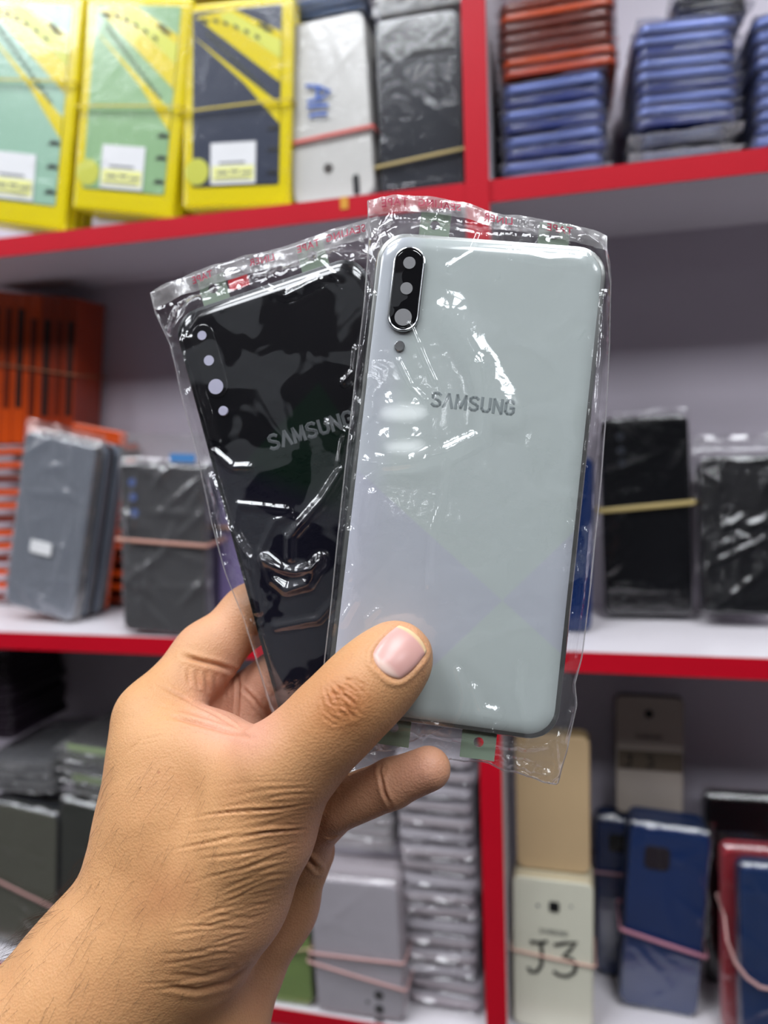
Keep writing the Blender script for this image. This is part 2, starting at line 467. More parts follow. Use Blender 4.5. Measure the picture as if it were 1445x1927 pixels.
tl0 = np.array([-0.0183846, -0.00435587, 0.25121351]) + RBL @ np.array([-PHW / 2, -PHH / 2, 0])
TBL = tl0 * 1.047 - RBL @ np.array([-PHW / 2, -PHH / 2, 0])
FWH, FBL = PFr(RWH, TWH), PFr(RBL, TBL)

def facet_mat(name, ca, cb, crossing, dirs, rough, coat, extra=None, wedge=False):
    """glossy phone back whose facets change tint across two crossing straight lines"""
    m = bpy.data.materials.new(name); m.use_nodes = True
    nt = m.node_tree; b = nt.nodes['Principled BSDF']
    tc = nt.nodes.new('ShaderNodeTexCoord'); sp = nt.nodes.new('ShaderNodeSeparateXYZ')
    nt.links.new(tc.outputs['Object'], sp.inputs[0])
    def math_(op, a, b_=None, c=None):
        n = nt.nodes.new('ShaderNodeMath'); n.operation = op
        for i, v in enumerate((a, b_, c)):
            if v is None: continue
            if isinstance(v, (int, float)): n.inputs[i].default_value = v
            else: nt.links.new(v, n.inputs[i])
        return n.outputs[0]
    def half(p, d, soft):
        n = (-d[1], d[0]); L = math.hypot(*n); n = (n[0] / L, n[1] / L)
        e = math_('ADD', math_('MULTIPLY', sp.outputs[0], n[0]), math_('MULTIPLY', sp.outputs[2], n[1]))
        e = math_('SUBTRACT', e, p[0] * n[0] + p[1] * n[1])
        mr = nt.nodes.new('ShaderNodeMapRange'); mr.inputs[1].default_value = -soft; mr.inputs[2].default_value = soft
        nt.links.new(e, mr.inputs[0]); return mr.outputs[0]
    h1 = half(crossing, dirs[0], 0.0004); h2 = half(crossing, dirs[1], 0.0004)
    x = math_('MINIMUM', h1, h2) if wedge else math_('ABSOLUTE', math_('SUBTRACT', h1, h2))
    mx = nt.nodes.new('ShaderNodeMix'); mx.data_type = 'RGBA'
    mx.inputs[6].default_value = srgb(*ca); mx.inputs[7].default_value = srgb(*cb)
    nt.links.new(x, mx.inputs[0])
    last = mx.outputs[2]
    for (p, d, col, amt) in (extra or []):
        hh = math_('MULTIPLY', half(p, d, 0.004), amt)
        m2 = nt.nodes.new('ShaderNodeMix'); m2.data_type = 'RGBA'
        nt.links.new(hh, m2.inputs[0]); nt.links.new(last, m2.inputs[6]); m2.inputs[7].default_value = srgb(*col)
        last = m2.outputs[2]
    nt.links.new(last, b.inputs['Base Color'])
    b.inputs['Roughness'].default_value = rough
    b.inputs['Coat Weight'].default_value = coat; b.inputs['Coat Roughness'].default_value = 0.03
    return m

def lv(fr, a, b):
    p = fr.loc(*a); q = fr.loc(*b); return (q[0] - p[0], q[1] - p[1])
M_whiteback = facet_mat('white_facet_glass', (188, 197, 195), (186, 190, 199), FWH.loc(945, 1130),
                        [lv(FWH, (690, 900), (945, 1130)), lv(FWH, (830, 1240), (945, 1130))], 0.22, 0.8,
                        [(FWH.loc(700, 1000), lv(FWH, (640, 1400), (700, 1000)), (194, 195, 210), 0.5)])
M_blackback = facet_mat('black_facet_glass', (15, 16, 20), (11, 27, 20), FBL.loc(600, 720),
                        [lv(FBL, (600, 720), (470, 860)), lv(FBL, (720, 900), (600, 720))], 0.12, 1.0,
                        [(FBL.loc(640, 960), lv(FBL, (640, 960), (480, 890)), (22, 18, 34), 0.8)], wedge=True)
M_frame_w = mat('silver_frame', (150, 152, 150), 0.3, metal=0.85)
M_frame_b = mat('dark_frame', (28, 29, 32), 0.25, metal=0.4)
M_tab = mat('green_grey_tab', (132, 148, 130), 0.4)
M_hole_w = mat('grey_cutout', (118, 118, 120), 0.5)
M_hole_b = mat('pale_lilac_cutout', (186, 184, 206), 0.5)

def tab_mesh(w, h, r, cz, t=0.0005, n=24):
    """small plate with a round hole"""
    mb = MB(); out = []; inn = []
    for k in range(n):
        a = 2 * math.pi * k / n + math.pi / 4; c, s = math.cos(a), math.sin(a)
        m_ = max(abs(c), abs(s)); ex = c / m_ * w / 2; ez = s / m_ * h / 2
        out.append((ex, ez)); inn.append((r * c, cz + r * s))
    R_ = [[(x, 0, z) for x, z in out], [(x, 0, z) for x, z in inn], [(x, t, z) for x, z in inn], [(x, t, z) for x, z in out], [(x, 0, z) for x, z in out]]
    mb.loops(R_, cap=False); return mb

def held_cover(fr, label, m_back, m_frame, m_hole, pill, lenses, flash, logo, logocol, tabs, sticker=None, ring=True):
    t = thing('wrapped_phone_cover', label, 'phone cover', fr.mw)
    MB().slab(PHW, PHH, PHT - 0.001, 0.0098, 0.0016, 8, y0=0.001).build('frame', m_frame, t)
    def gring(ins, y):
        rr = 0.0095 - ins * .75; hw, h0, h1 = (PHW - .0012) / 2 - ins, .0006 + ins, PHH - .0006 - ins; p = []
        for cx, cz, a0 in ((hw - rr, h1 - rr, 0), (-hw + rr, h1 - rr, 90), (-hw + rr, h0 + rr, 180), (hw - rr, h0 + rr, 270)):
            p += [(cx + rr * math.cos(math.radians(a0 + 9 * k)), y, cz + rr * math.sin(math.radians(a0 + 9 * k))) for k in range(11)]
        return p
    th = [math.radians(90 - 10 * k) for k in range(10)]      # glass curving down to the frame
    MB().loops([gring(.0062, 0)] + [gring(.0056 * (1 - math.cos(a_)), .0026 * (1 - math.sin(a_))) for a_ in th] + [gring(0, .0034)]).build('back_glass', m_back, t, angle=80)
    (ax, az), (bx, bz) = fr.loc(*pill[0]), fr.loc(*pill[1]); r = pill[2]
    cx, z0, z1 = (ax + bx) / 2, min(az, bz) - r, max(az, bz) + r
    isl = MB().slab(2 * r, z1 - z0, 0.0012, r * 0.98, 0.0004, 8, y0=-0.0010 if ring else -0.00025, x0=cx, z0=z0).build('camera_island', M_lens if ring else M_black, t)
    if ring:
        pts = []
        for (cc, a0) in ((z1 - r, 0), (z0 + r, 180)):
            for k in range(13):
                a = math.radians(a0 + 180 * k / 12); pts.append((cx + (r + .0002) * math.cos(a), -0.0009, cc + (r + .0002) * math.sin(a)))
        MB().tube(pts, 0.00045, 8, closed=True, upv=(0, 1, 0)).build('chrome_rim', M_chrome, isl)
    for (px, py, rr) in lenses:
        x, z = fr.loc(px, py); x = x if not ring else cx
        MB().disc(x, z, rr, -0.0012 if ring else -0.0006, -0.0003, 28).build('camera_lens', m_hole, isl)
    x, z = fr.loc(*flash[:2])
    MB().disc(x, z, flash[2], -0.0008, 0.0004, 24, 0.0002).build('flash', m_hole if not ring else M_chrome, t)
    (lx0, lz0), (lx1, lz1) = fr.loc(*logo[0]), fr.loc(*logo[1])
    L = math.hypot(lx1 - lx0, lz1 - lz0)
    brand_logo(t, (lx0 + lx1) / 2, (lz0 + lz1) / 2, L, math.atan2(lz1 - lz0, lx1 - lx0), logocol, -0.00002)
    for (px, py, w, h, r_) in tabs:
        x, z = fr.loc(px, py, 0.003)
        o = tab_mesh(w, h, r_, 0.0008).build('metal_tab', M_tab, t, smooth=False); o.location = (x, 0.0032, z)
    if sticker:
        x, z = fr.loc(sticker[0], sticker[1], 0.003)
        MB().slab(sticker[2], sticker[3], 0.0003, 0.0004, 0.0001, 2, y0=0.003, x0=x, z0=z - sticker[3] / 2).build('red_sticker', mat('red_tape', (214, 44, 56), 0.5), t)
    return t
held_cover(FWH, 'white phone back cover with tall black camera strip, held in front', M_whiteback, M_frame_w, M_hole_w,
           ((770, 496), (760, 596), 0.0046), [(766, 545, 0.0020), (760, 599, 0.0028), (770, 497, 0.0020)], (752, 652, 0.0017),
           ((813, 751), (967, 768)), mat('logo_grey', (138, 147, 148), 0.35),
           [(818, 428, 0.0100, 0.0100, 0.0016), (1042, 446, 0.0100, 0.0095, 0.0016), (740, 1374, 0.0110, 0.0100, 0.0016), (900, 1402, 0.0110, 0.0090, 0.0016)])
held_cover(FBL, 'black phone back cover with three round camera cutouts, held behind the white one', M_blackback, M_frame_b, M_hole_b,
           ((381, 632), (408, 728), 0.0044), [(381, 632, 0.0017), (394, 679, 0.0019), (407, 728, 0.0028)], (421, 774, 0.0018),
           ((507, 834), (662, 786)), mat('logo_dim', (92, 96, 98), 0.35),
           [(402, 546, 0.0105, 0.0110, 0.0019), (588, 484, 0.0105, 0.0100, 0.0019)], (449, 532, 0.0078, 0.0042), ring=False)

# ------------------------------------------------------------------ clear pouches
def resample(pts, n):
    P = np.array(pts, float); s = np.concatenate([[0], np.cumsum(np.linalg.norm(np.diff(P, axis=0), axis=1))]); s /= s[-1]
    u = np.linspace(0, 1, n)
    return np.stack([np.interp(u, s, P[:, 0]), np.interp(u, s, P[:, 1])], 1)
class Pouch:
    def __init__(s, fr, top, right, bottom, left, ridges, seed, nx=150, nz=280, bend=0.45):
        s.fr = fr; s.seed = seed; s.bend = bend
        L = lambda pl: [fr.loc(*p) for p in pl]
        T, Rr, B, Le = resample(L(top), nx), resample(L(right), nz), resample(L(bottom), nx), resample(L(left), nz)
        u = np.linspace(0, 1, nx)[None, :, None]; v = np.linspace(0, 1, nz)[:, None, None]
        C = (1 - v) * T[None] + v * B[None] + (1 - u) * Le[:, None] + u * Rr[:, None] - ((1 - u) * (1 - v) * T[0] + u * (1 - v) * T[-1] + (1 - u) * v * B[0] + u * v * B[-1])
        s.x, s.z = C[..., 0], C[..., 1]
        s.U, s.V = np.broadcast_to(u[..., 0], s.x.shape), np.broadcast_to(v[..., 0], s.x.shape)
        s.ridges = [([fr.loc(*p) for p in r[0]], r[1], r[2]) for r in ridges]
        s.nx, s.nz = nx, nz
        rs = np.random.RandomState(seed)
        s.cre = []
        for _ in range(60):
            side = rs.randint(4)
            if side == 0: c = (rs.uniform(-PHW / 2, PHW / 2), PHH + rs.uniform(-.006, .008)); a = rs.uniform(.3, 2.8)
            elif side == 1: c = (rs.uniform(-PHW / 2, PHW / 2), rs.uniform(-.012, .004)); a = rs.uniform(.3, 2.8)
            else: c = ((1 if side == 2 else -1) * (PHW / 2 + rs.uniform(-.005, .003)), rs.uniform(0, PHH)); a = math.pi / 2 + rs.uniform(-.7, .7)
            l = rs.uniform(.002, .009)
            s.cre.append(((c[0] - l * math.cos(a), c[1] - l * math.sin(a)), (c[0] + l * math.cos(a), c[1] + l * math.sin(a)), rs.uniform(.15, .6) * 0.001))
    def height(s, x, z):
        qx = np.abs(x) - (PHW / 2 - 0.0098); qz = np.abs(z - PHH / 2) - (PHH / 2 - 0.0098)
        d = np.hypot(np.maximum(qx, 0), np.maximum(qz, 0)) + np.minimum(np.maximum(qx, qz), 0) - 0.0098
        k = sstep(0.0002, 0.0055, d)
        kin = sstep(-0.006, 0.0, d)
        bump = 0.00022 * (vnoise(x * 95, z * 95, s.seed) + 1) + 0.00010 * np.abs(vnoise(x * 260, z * 260, s.seed + 5)) + 0.0005 * kin * np.abs(vnoise(x * 210, z * 150, s.seed + 9))
        bump += sstep(0.0, .003, d) * .0009 * np.abs(vnoise(x * 330, z * 260, s.seed + 21))
        for pl, hh, sg in s.ridges:
            dd = poly_dist(x, z, pl); bump += 2.1 * hh * np.exp(-(dd / sg) ** 2)
        for a, b, hh in s.cre:
            dd, _ = seg_dist(x, z, a, b); bump += hh * np.exp(-dd / 0.0007)
        below = np.maximum(0, -z - 0.001); above = np.maximum(0, z - PHH - 0.001)
        mid = 0.0031 + s.bend * below + sstep(0.001, .008, below) * (.0030 * np.abs(vnoise(x * 110, z * 160, s.seed + 12)) + .0024 * np.abs(vnoise(x * 240, z * 200, s.seed + 13))) + 0.0011 * vnoise(x * 120, z * 60, s.seed + 2) * sstep(0, .006, d)
        yf = (-0.0007 - bump) * (1 - k) + k * (mid - 0.0004 - bump * 0.8)
        yb = (PHT + 0.0006 + 0.5 * bump) * (1 - k) + k * (mid + 0.0004 + bump * 0.4)
        return yf, yb, mid
    def build(s, label):
        yf, yb, mid = s.height(s.x, s.z)
        edge = np.zeros(s.x.shape, bool); edge[0] = edge[-1] = True; edge[:, 0] = edge[:, -1] = True
        yf = np.where(edge, mid, yf); yb = np.where(edge, mid, yb)
        N = s.nx * s.nz
        vs_ = np.concatenate([np.stack([s.x, yf, s.z], -1).reshape(-1, 3), np.stack([s.x, yb, s.z], -1).reshape(-1, 3)])
        ii = (np.arange(s.nz - 1)[:, None] * s.nx + np.arange(s.nx - 1)[None]).ravel()
        f1 = np.stack([ii, ii + s.nx, ii + s.nx + 1, ii + 1], 1); f2 = np.stack([ii, ii + 1, ii + s.nx + 1, ii + s.nx], 1) + N
        me = bpy.data.meshes.new('film'); me.from_pydata(vs_.tolist(), [], np.concatenate([f1, f2]).tolist()); me.shade_smooth()
        s.t = thing('plastic_pouch', label, 'pouch', s.fr.mw)
        obj('film', me, M_pouch, s.t)
        # thin welded rim along the sides
        for col in (0, s.nx - 1):
            pts = [(s.x[j, col], mid[j, col], s.z[j, col]) for j in range(0, s.nz, 2)]
            MB().tube(pts, 0.00022, 6, upv=(0, 1, 0)).build('welded_edge', M_rim, s.t)
        MB().tube([(s.x[-1, i], mid[-1, i], s.z[-1, i]) for i in range(0, s.nx, 2)], 0.0003, 6, upv=(0, 1, 0)).build('welded_edge', M_rim, s.t)
        return s.t
    def uv(s, a, b):
        """point on the outline patch at fractions a (across) and b (down)"""
        fx, fz = a * (s.nx - 1), b * (s.nz - 1)
        i = np.clip(np.floor(fx).astype(int), 0, s.nx - 2); j = np.clip(np.floor(fz).astype(int), 0, s.nz - 2); p, q = fx - i, fz - j
        g = lambda A: A[j, i] * (1 - p) * (1 - q) + A[j, i + 1] * p * (1 - q) + A[j + 1, i] * (1 - p) * q + A[j + 1, i + 1] * p * q
        return g(s.x), g(s.z)
    def strip(s, v1, words, amp=0.0008):
        nx, nz = 120, 8
        A, B = np.meshgrid(np.linspace(0.002, 0.998, nx), np.linspace(0.001, v1, nz))
        def surf(A, B, off):
            x, z = s.uv(A, B)
            y = 0.0031 - 0.0014 - off + amp * vnoise(A * 14, B * 20, s.seed + 7) + 0.0005 * np.abs(vnoise(A * 26, B * 60, s.seed + 4))
            return x, y, z
        x, y, z = surf(A, B, 0.0)
        f = [(j * nx + i, (j + 1) * nx + i, (j + 1) * nx + i + 1, j * nx + i + 1) for j in range(nz - 1) for i in range(nx - 1)]
        st = MB().add(np.stack([x, y, z], -1).reshape(-1, 3), f).build('sealing_strip', M_strip, s.t, angle=180)
        W = abs(s.x[0, -1] - s.x[0, 0]); Hh = v1 * abs(s.z[-1, 0] - s.z[0, 0])
        for (txt, a0, siz) in words:
            v, fc = text_geo(txt, 1.0, 0.012, 1.1); v = v * siz
            aa = a0 - v[:, 0] / W; bb = v1 * 0.5 - v[:, 1] / Hh * v1
            X, Y, Z = surf(np.clip(aa, 0.003, 0.997), np.clip(bb, 0.001, v1), 0.0007)
            MB().add(np.stack([X, Y, Z], -1), fc).build('strip_lettering', mat('red_print', (176, 60, 84), 0.5), st, smooth=False)
M_rim = film_mat('film_rim', base=0.22, edge=0.7, milky=0.25, rough=0.15)
M_strip = film_mat('sealing_strip_film', base=0.10, edge=0.6, milky=0.30, rough=0.22, bump=0.2)
pw_ = Pouch(FWH,
    top=[(690, 370), (740, 361), (800, 362), (870, 374), (930, 394), (1000, 404), (1070, 416), (1120, 427), (1146, 438)],
    right=[(1146, 438), (1145, 470), (1153, 530), (1151, 640), (1143, 800), (1128, 980), (1112, 1120), (1097, 1240), (1084, 1290), (1088, 1330), (1074, 1400), (1060, 1502)],
    bottom=[(608, 1482), (680, 1470), (760, 1452), (850, 1442), (930, 1460), (1000, 1482), (1060, 1502)],
    left=[(690, 370), (692, 440), (684, 560), (668, 690), (650, 850), (634, 1000), (622, 1120), (608, 1240), (602, 1300), (608, 1482)],
    ridges=[([(850, 590), (885, 650), (925, 720), (950, 775)], .0010, .0045), ([(905, 690), (912, 760), (905, 820), (840, 852), (770, 868), (695, 872)], .0008, .0024),
            ([(838, 870), (830, 950), (812, 1000), (806, 1100)], .0005, .0009), ([(770, 610), (800, 680), (818, 720)], .0004, .0007), ([(750, 680), (775, 730), (800, 755)], .0004, .0007),
            ([(862, 1262), (876, 1312), (868, 1345), (850, 1370)], .0006, .0009), ([(892, 1295), (905, 1330), (935, 1338)], .0007, .0012), ([(700, 930), (690, 990)], .0006, .0014),
            ([(848, 505), (890, 480), (905, 445)], .0005, .0012), ([(965, 478), (1030, 492), (1100, 488)], .0005, .0014), ([(740, 765), (775, 768)], .0009, .0035), ([(735, 830), (775, 828)], .0009, .0035),
            ([(672, 700), (690, 640), (700, 560)], .0006, .0012), ([(660, 1000), (672, 1060), (650, 1100), (668, 1130), (645, 1170)], .0006, .0012), ([(690, 1165), (712, 1145)], .0004, .0006),
            ([(980, 1250), (975, 1300), (990, 1345)], .0004, .0010), ([(800, 870), (720, 880), (690, 905)], .0005, .0010), ([(785, 1380), (800, 1402), (842, 1412)], .0012, .0010), ([(955, 1436), (1000, 1462), (1034, 1470)], .0014, .0012), ([(905, 1432), (960, 1450), (1010, 1452)], .0010, .0009), ([(1046, 1410), (1052, 1450), (1040, 1490)], .0012, .0010), ([(1075, 1340), (1062, 1400)], .0010, .0010), ([(700, 1430), (650, 1452), (620, 1470)], .0012, .0010), ([(1105, 1000), (1095, 1120), (1078, 1230)], .0008, .0010), ([(1135, 560), (1128, 700), (1120, 820)], .0008, .0010), ([(1100, 445), (1128, 470), (1140, 500)], .0012, .0010)], seed=3)
pw_.build('clear crinkled plastic pouch wrapped around the white phone cover')
pw_.strip(0.030, [('TAPE', 0.115, 0.0036), ('SEALING', 0.30, 0.0034), ('LINER', 0.55, 0.0034), ('TAPE', 0.80, 0.0034)])
pb_ = Pouch(FBL,
    top=[(277, 546), (330, 520), (400, 494), (470, 474), (540, 458), (620, 428), (680, 412), (711, 402)],
    right=[(711, 402), (714, 440), (760, 700), (830, 900), (900, 1120), (945, 1290)],
    bottom=[(545, 1412), (640, 1440), (740, 1420), (850, 1370), (945, 1290)],
    left=[(277, 546), (286, 585), (316, 650), (340, 760), (370, 870), (392, 980), (420, 1080), (452, 1160), (480, 1250), (505, 1330), (545, 1412)],
    ridges=[([(645, 885), (610, 940), (570, 985), (548, 1010), (548, 1050)], .0010, .0018), ([(500, 1052), (530, 1070), (560, 1076), (590, 1068), (605, 1052)], .0010, .0016), ([(500, 1055), (515, 1090), (540, 1110), (580, 1098), (604, 1060)], .0009, .0020),
            ([(370, 560), (350, 600), (335, 620)], .0010, .0016), ([(355, 640), (372, 740), (400, 830)], .0006, .0022), ([(405, 850), (440, 880), (470, 880)], .0006, .0012), ([(400, 900), (430, 990), (470, 1050), (490, 1150)], .0007, .0015),
            ([(630, 480), (660, 500), (690, 490)], .0009, .0014), ([(650, 720), (668, 700), (672, 660)], .0008, .0012), ([(470, 540), (540, 560), (600, 530)], .0004, .0020), ([(620, 800), (652, 815), (640, 870)], .0008, .0014),
            ([(440, 1000), (450, 950), (540, 960)], .0004, .0014), ([(490, 1040), (520, 980), (545, 975)], .0004, .0012), ([(520, 1180), (600, 1165), (640, 1120)], .0004, .0015)], seed=8, bend=0.2)
pb_.build('clear crinkled plastic pouch wrapped around the black phone cover')
pb_.strip(0.038, [('LINER', 0.50, 0.0034), ('TAPE', 0.70, 0.0036), ('SEALING', 0.86, 0.0036), ('TAPE', 0.24, 0.0034)])

# ================================================================== THE HAND
HG = 0.0011                     # voxel size of the sculpting grid
def hp(px, py, d): return np.array([(px - PW / 2) / FPX * d, (py - PH / 2) / FPX * d, d])
def chain(pts): return [(hp(*a[:3]), a[3] / 1000, hp(*b[:3]), b[3] / 1000) for a, b in zip(pts[:-1], pts[1:])]
TH_ = [(752, 1232, .2250, 9.7), (716, 1268, .2235, 10.3), (655, 1327, .2212, 10.6), (600, 1384, .2222, 10.9), (536, 1450, .2255, 13.0), (478, 1555, .232, 17.2), (412, 1668, .238, 21.0), (350, 1755, .243, 23.5)]
IM_ = [(292, 1352, .262, 13.4), (302, 1470, .256, 16.6), (304, 1590, .252, 21.2), (292, 1700, .250, 25.5)]
WB_ = [(300, 1385, .258, 12), (392, 1424, .246, 12.8), (486, 1462, .233, 13)]
WF_ = [(326, 1432, .252, 14.5), (350, 1520, .2475, 18.5), (372, 1620, .246, 21.5)]
FA_ = [(320, 1730, .250, 27), (205, 1850, .246, 28.5), (40, 2050, .238, 32), (-250, 2350, .215, 36), (-620, 2800, .180, 40)]
UL_ = [(445, 1815, .272, 17.0), (372, 1925, .264, 22.5), (200, 2150, .250, 30), (-200, 2500, .215, 36)]
IX_ = [(292, 1350, .262, 13.0), (388, 1232, .276, 11.2), (470, 1158, .2835, 10.2), (570, 1085, .2845, 9.6), (640, 1046, .283, 8.6)]
PALM_ = [(340, 1420, .275, 13), (470, 1470, .282, 14), (520, 1570, .279, 14), (450, 1700, .272, 18)]
PADS = [[(378, 1292, .279, 9.6), (352, 1380, .276, 12)], [(466, 1318, .284, 10.6), (440, 1430, .281, 13)], [(545, 1410, .286, 10.5), (500, 1500, .283, 13)]]
MID_ = [(466, 1318, .284, 10.4), (590, 1215, .2835, 9.8), (700, 1150, .280, 9.0)]
RNG_ = [(545, 1410, .286, 10.2), (650, 1325, .279, 9.2), (750, 1268, .275, 8.4)]
HYP_ = [(578, 1600, .266, 10.0), (522, 1705, .274, 13.6), (445, 1815, .272, 17.0)]
PK3_ = [(806, 1447, .2310, 7.0), (742, 1472, .2350, 7.6)]
PK2_ = [(735, 1476, .2355, 7.4), (640, 1513, .2430, 8.4)]
PK1_ = [(628, 1522, .2450, 8.2), (582, 1568, .2580, 9.0)]
PK0_ = [(585, 1570, .2570, 9.0), (566, 1610, .2640, 10.0)]
# (primitives, smoothness inside, smoothness to what came before), metres
GROUPS = [(chain(TH_) + chain(IM_) + chain(WB_) + chain(WF_) + chain(FA_), .011, 0), (chain(UL_), .012, .016), (chain(IX_), .006, .005), (chain(PALM_), .008, .006),
          (chain(HYP_), .008, .0028), (chain(PADS[0]), .005, .0022), (chain(PADS[1]), .005, .0018), (chain(PADS[2]), .005, .0018), (chain(MID_), .004, .002), (chain(RNG_), .004, .002),
          (chain(PK0_), .003, .0014), (chain(PK1_), .003, .0012), (chain(PK2_), .003, .0012), (chain(PK3_), .003, .0026)]
def cone_d(P, a, ra, b, rb):
    ab = b - a; t = np.clip(((P - a) @ ab) / (ab @ ab), 0, 1)
    return np.linalg.norm(P - a - t[..., None] * ab, axis=-1) - (ra + (rb - ra) * t)
def smin(a, b, k):
    if k <= 0: return np.minimum(a, b)
    h = np.maximum(k - np.abs(a - b), 0) / k
    return np.minimum(a, b) - h * h * k * 0.25
allp = [p for g in GROUPS for p in g[0]]
lo = np.min([np.minimum(p[0] - p[1], p[2] - p[3]) for p in allp], 0) - 0.006
hi = np.max([np.maximum(p[0] + p[1], p[2] + p[3]) for p in allp], 0) + 0.006
dims = np.ceil((hi - lo) / HG).astype(int) + 1
field = np.full(tuple(dims), 0.02, np.float32)
for prims, ki, kb in GROUPS:
    glo = np.min([np.minimum(p[0] - p[1], p[2] - p[3]) for p in prims], 0) - 0.014
    ghi = np.max([np.maximum(p[0] + p[1], p[2] + p[3]) for p in prims], 0) + 0.014
    g0 = np.clip(np.floor((glo - lo) / HG).astype(int), 0, dims); g1 = np.clip(np.ceil((ghi - lo) / HG).astype(int), 0, dims)
    loc_f = np.full(tuple(g1 - g0), 0.02, np.float32)
    for (a, ra, b, rb) in prims:
        m_ = 0.014
        l_ = np.minimum(a - ra, b - rb) - m_; h_ = np.maximum(a + ra, b + rb) + m_
        i0 = np.clip(np.floor((l_ - lo) / HG).astype(int), g0, g1); i1 = np.clip(np.ceil((h_ - lo) / HG).astype(int), g0, g1)
        ax = [lo[k] + HG * np.arange(i0[k], i1[k]) for k in range(3)]
        G = np.stack(np.meshgrid(*ax, indexing='ij'), -1)
        sl = tuple(slice(i0[k] - g0[k], i1[k] - g0[k]) for k in range(3))
        loc_f[sl] = smin(loc_f[sl], cone_d(G, a, ra, b, rb), ki)
    sl = tuple(slice(g0[k], g1[k]) for k in range(3))
    field[sl] = smin(field[sl], loc_f, kb)
import openvdb
grid = openvdb.FloatGrid(0.02)
grid.copyFromArray(field.astype(np.float32))
hv, hq = grid.convertToQuads(0.0)
hv = lo + np.asarray(hv, float) * HG
hq = np.asarray(hq, int)
me = bpy.data.meshes.new('hand_base'); me.from_pydata(hv.tolist(), [], hq.tolist()); me.update()
tmp = bpy.data.objects.new('hand_tmp', me); COL.objects.link(tmp)
md = tmp.modifiers.new('s', 'SMOOTH'); md.iterations = 4; md.factor = 0.5
md = tmp.modifiers.new('sub', 'SUBSURF'); md.levels = 1; md.render_levels = 1
dg = bpy.context.evaluated_depsgraph_get(); dg.update()
hm = bpy.data.meshes.new_from_object(tmp.evaluated_get(dg))
bpy.data.objects.remove(tmp)
n = len(hm.vertices)
co = np.empty(n * 3); hm.vertices.foreach_get('co', co); co = co.reshape(-1, 3)
no = np.empty(n * 3); hm.vertex_normals.foreach_get('vector', no); no = no.reshape(-1, 3)
if ((co - co.mean(0)) * no).sum() < 0: hm.flip_normals(); no = -no
hpx = PW / 2 + FPX * co[:, 0] / co[:, 2]; hpy = PH / 2 + FPX * co[:, 1] / co[:, 2]
face = -no[:, 2]                       # how far the skin turns to the viewer's side
disp = np.zeros(n)
# (polyline, depth mm, half width px, deepest allowed distance)
CRE = []
def cre(pts, depth, wid, zmax=9.0, zmin=0.0): CRE.append((pts, depth, wid, zmax, zmin))
rc = np.random.RandomState(31)
# thumb knuckle: an oval of folds across the joint
for k in range(17):
    s_ = (k - 8) / 8.0; off = s_ * 46
    c = np.array([648.0, 1318.0]) + np.array([.69, -.72]) * off + rc.uniform(-3, 3, 2)
    t_ = np.array([.69, .72]); nn = np.array([.72, -.69]); L = 50 * math.sqrt(max(.12, 1 - .75 * s_ * s_)) * rc.uniform(.75, 1)
    dp = (.55 if abs(s_) < .3 else .38) * rc.uniform(.7, 1.1) * (1 - .25 * abs(s_))
    cre([tuple(c + t_ * u * L + nn * (-13 * s_ * (u * u) + 2.5 * math.sin(7 * u + k * 1.9))) for u in np.linspace(-1, 1, 9)], dp, 2.3, .235)
# folds at the thumb base, fanning from the web towards the wrist
for k in range(34):
    y = 1470 + k * 7.6 + rc.uniform(-2, 2)
    x1 = 596 - max(0, k - 6) * 2.7; x0 = x1 - rc.uniform(110, 260)
    dp = rc.uniform(.07, .20) + (.26 if k in (7, 13, 14, 17, 21) else 0)
    ph = rc.uniform(0, 6)
    cre([(x0 + (x1 - x0) * u, y + (8 + k * .9) * (1 - u) ** 2 - 12 * u + 3.5 * math.sin(5 * u + ph)) for u in np.linspace(0, 1, 10)], dp, 2.5, .262)
for k in range(16):
    y = 1705 + k * 9.5; x1 = 512 - k * 7; x0 = x1 - rc.uniform(70, 170); ph = rc.uniform(0, 6)
    cre([(x0 + (x1 - x0) * u, y + 7 * math.sin(3 * u + ph) + 9 * (1 - u)) for u in np.linspace(0, 1, 8)], rc.uniform(.10, .26), 2.6, .262)
cre([(310, 1855), (370, 1862), (430, 1850), (470, 1820)], .8, 5, .262)
cre([(330, 1832), (390, 1835), (440, 1818)], .4, 4, .262)
# web and palm lines
cre([(300, 1290), (350, 1316), (400, 1342), (440, 1366), (470, 1388)], .45, 3)
cre([(310, 1345), (370, 1362), (430, 1378), (475, 1388)], .7, 4)
cre([(330, 1330), (390, 1350), (440, 1370)], .4, 3.5)
for k in range(7): cre([(290 + k * 9, 1326 + k * 9), (340 + k * 9, 1338 + k * 7), (395 + k * 8, 1352 + k * 5)], rc.uniform(.12, .25), 2.6)
cre([(345, 1235), (375, 1244), (410, 1252), (438, 1262)], 1.0, 4, zmin=.258)
cre([(448, 1262), (449, 1300), (447, 1340), (442, 1375)], 1.0, 3, zmin=.262)
cre([(452, 1290), (480, 1318), (500, 1345)], .7, 3, zmin=.262)
for k in range(5): cre([(352 + k * 17, 1262 + k * 3), (354 + k * 17 + rc.uniform(-5, 5), 1286 + k * 6)], rc.uniform(.2, .45), 3, zmin=.258)
for k in range(9): cre([(228 + k * 13, 1426 - k * 14), (258 + k * 13, 1404 - k * 13), (298 + k * 11, 1394 - k * 11)], rc.uniform(.06, .16), 2.6)
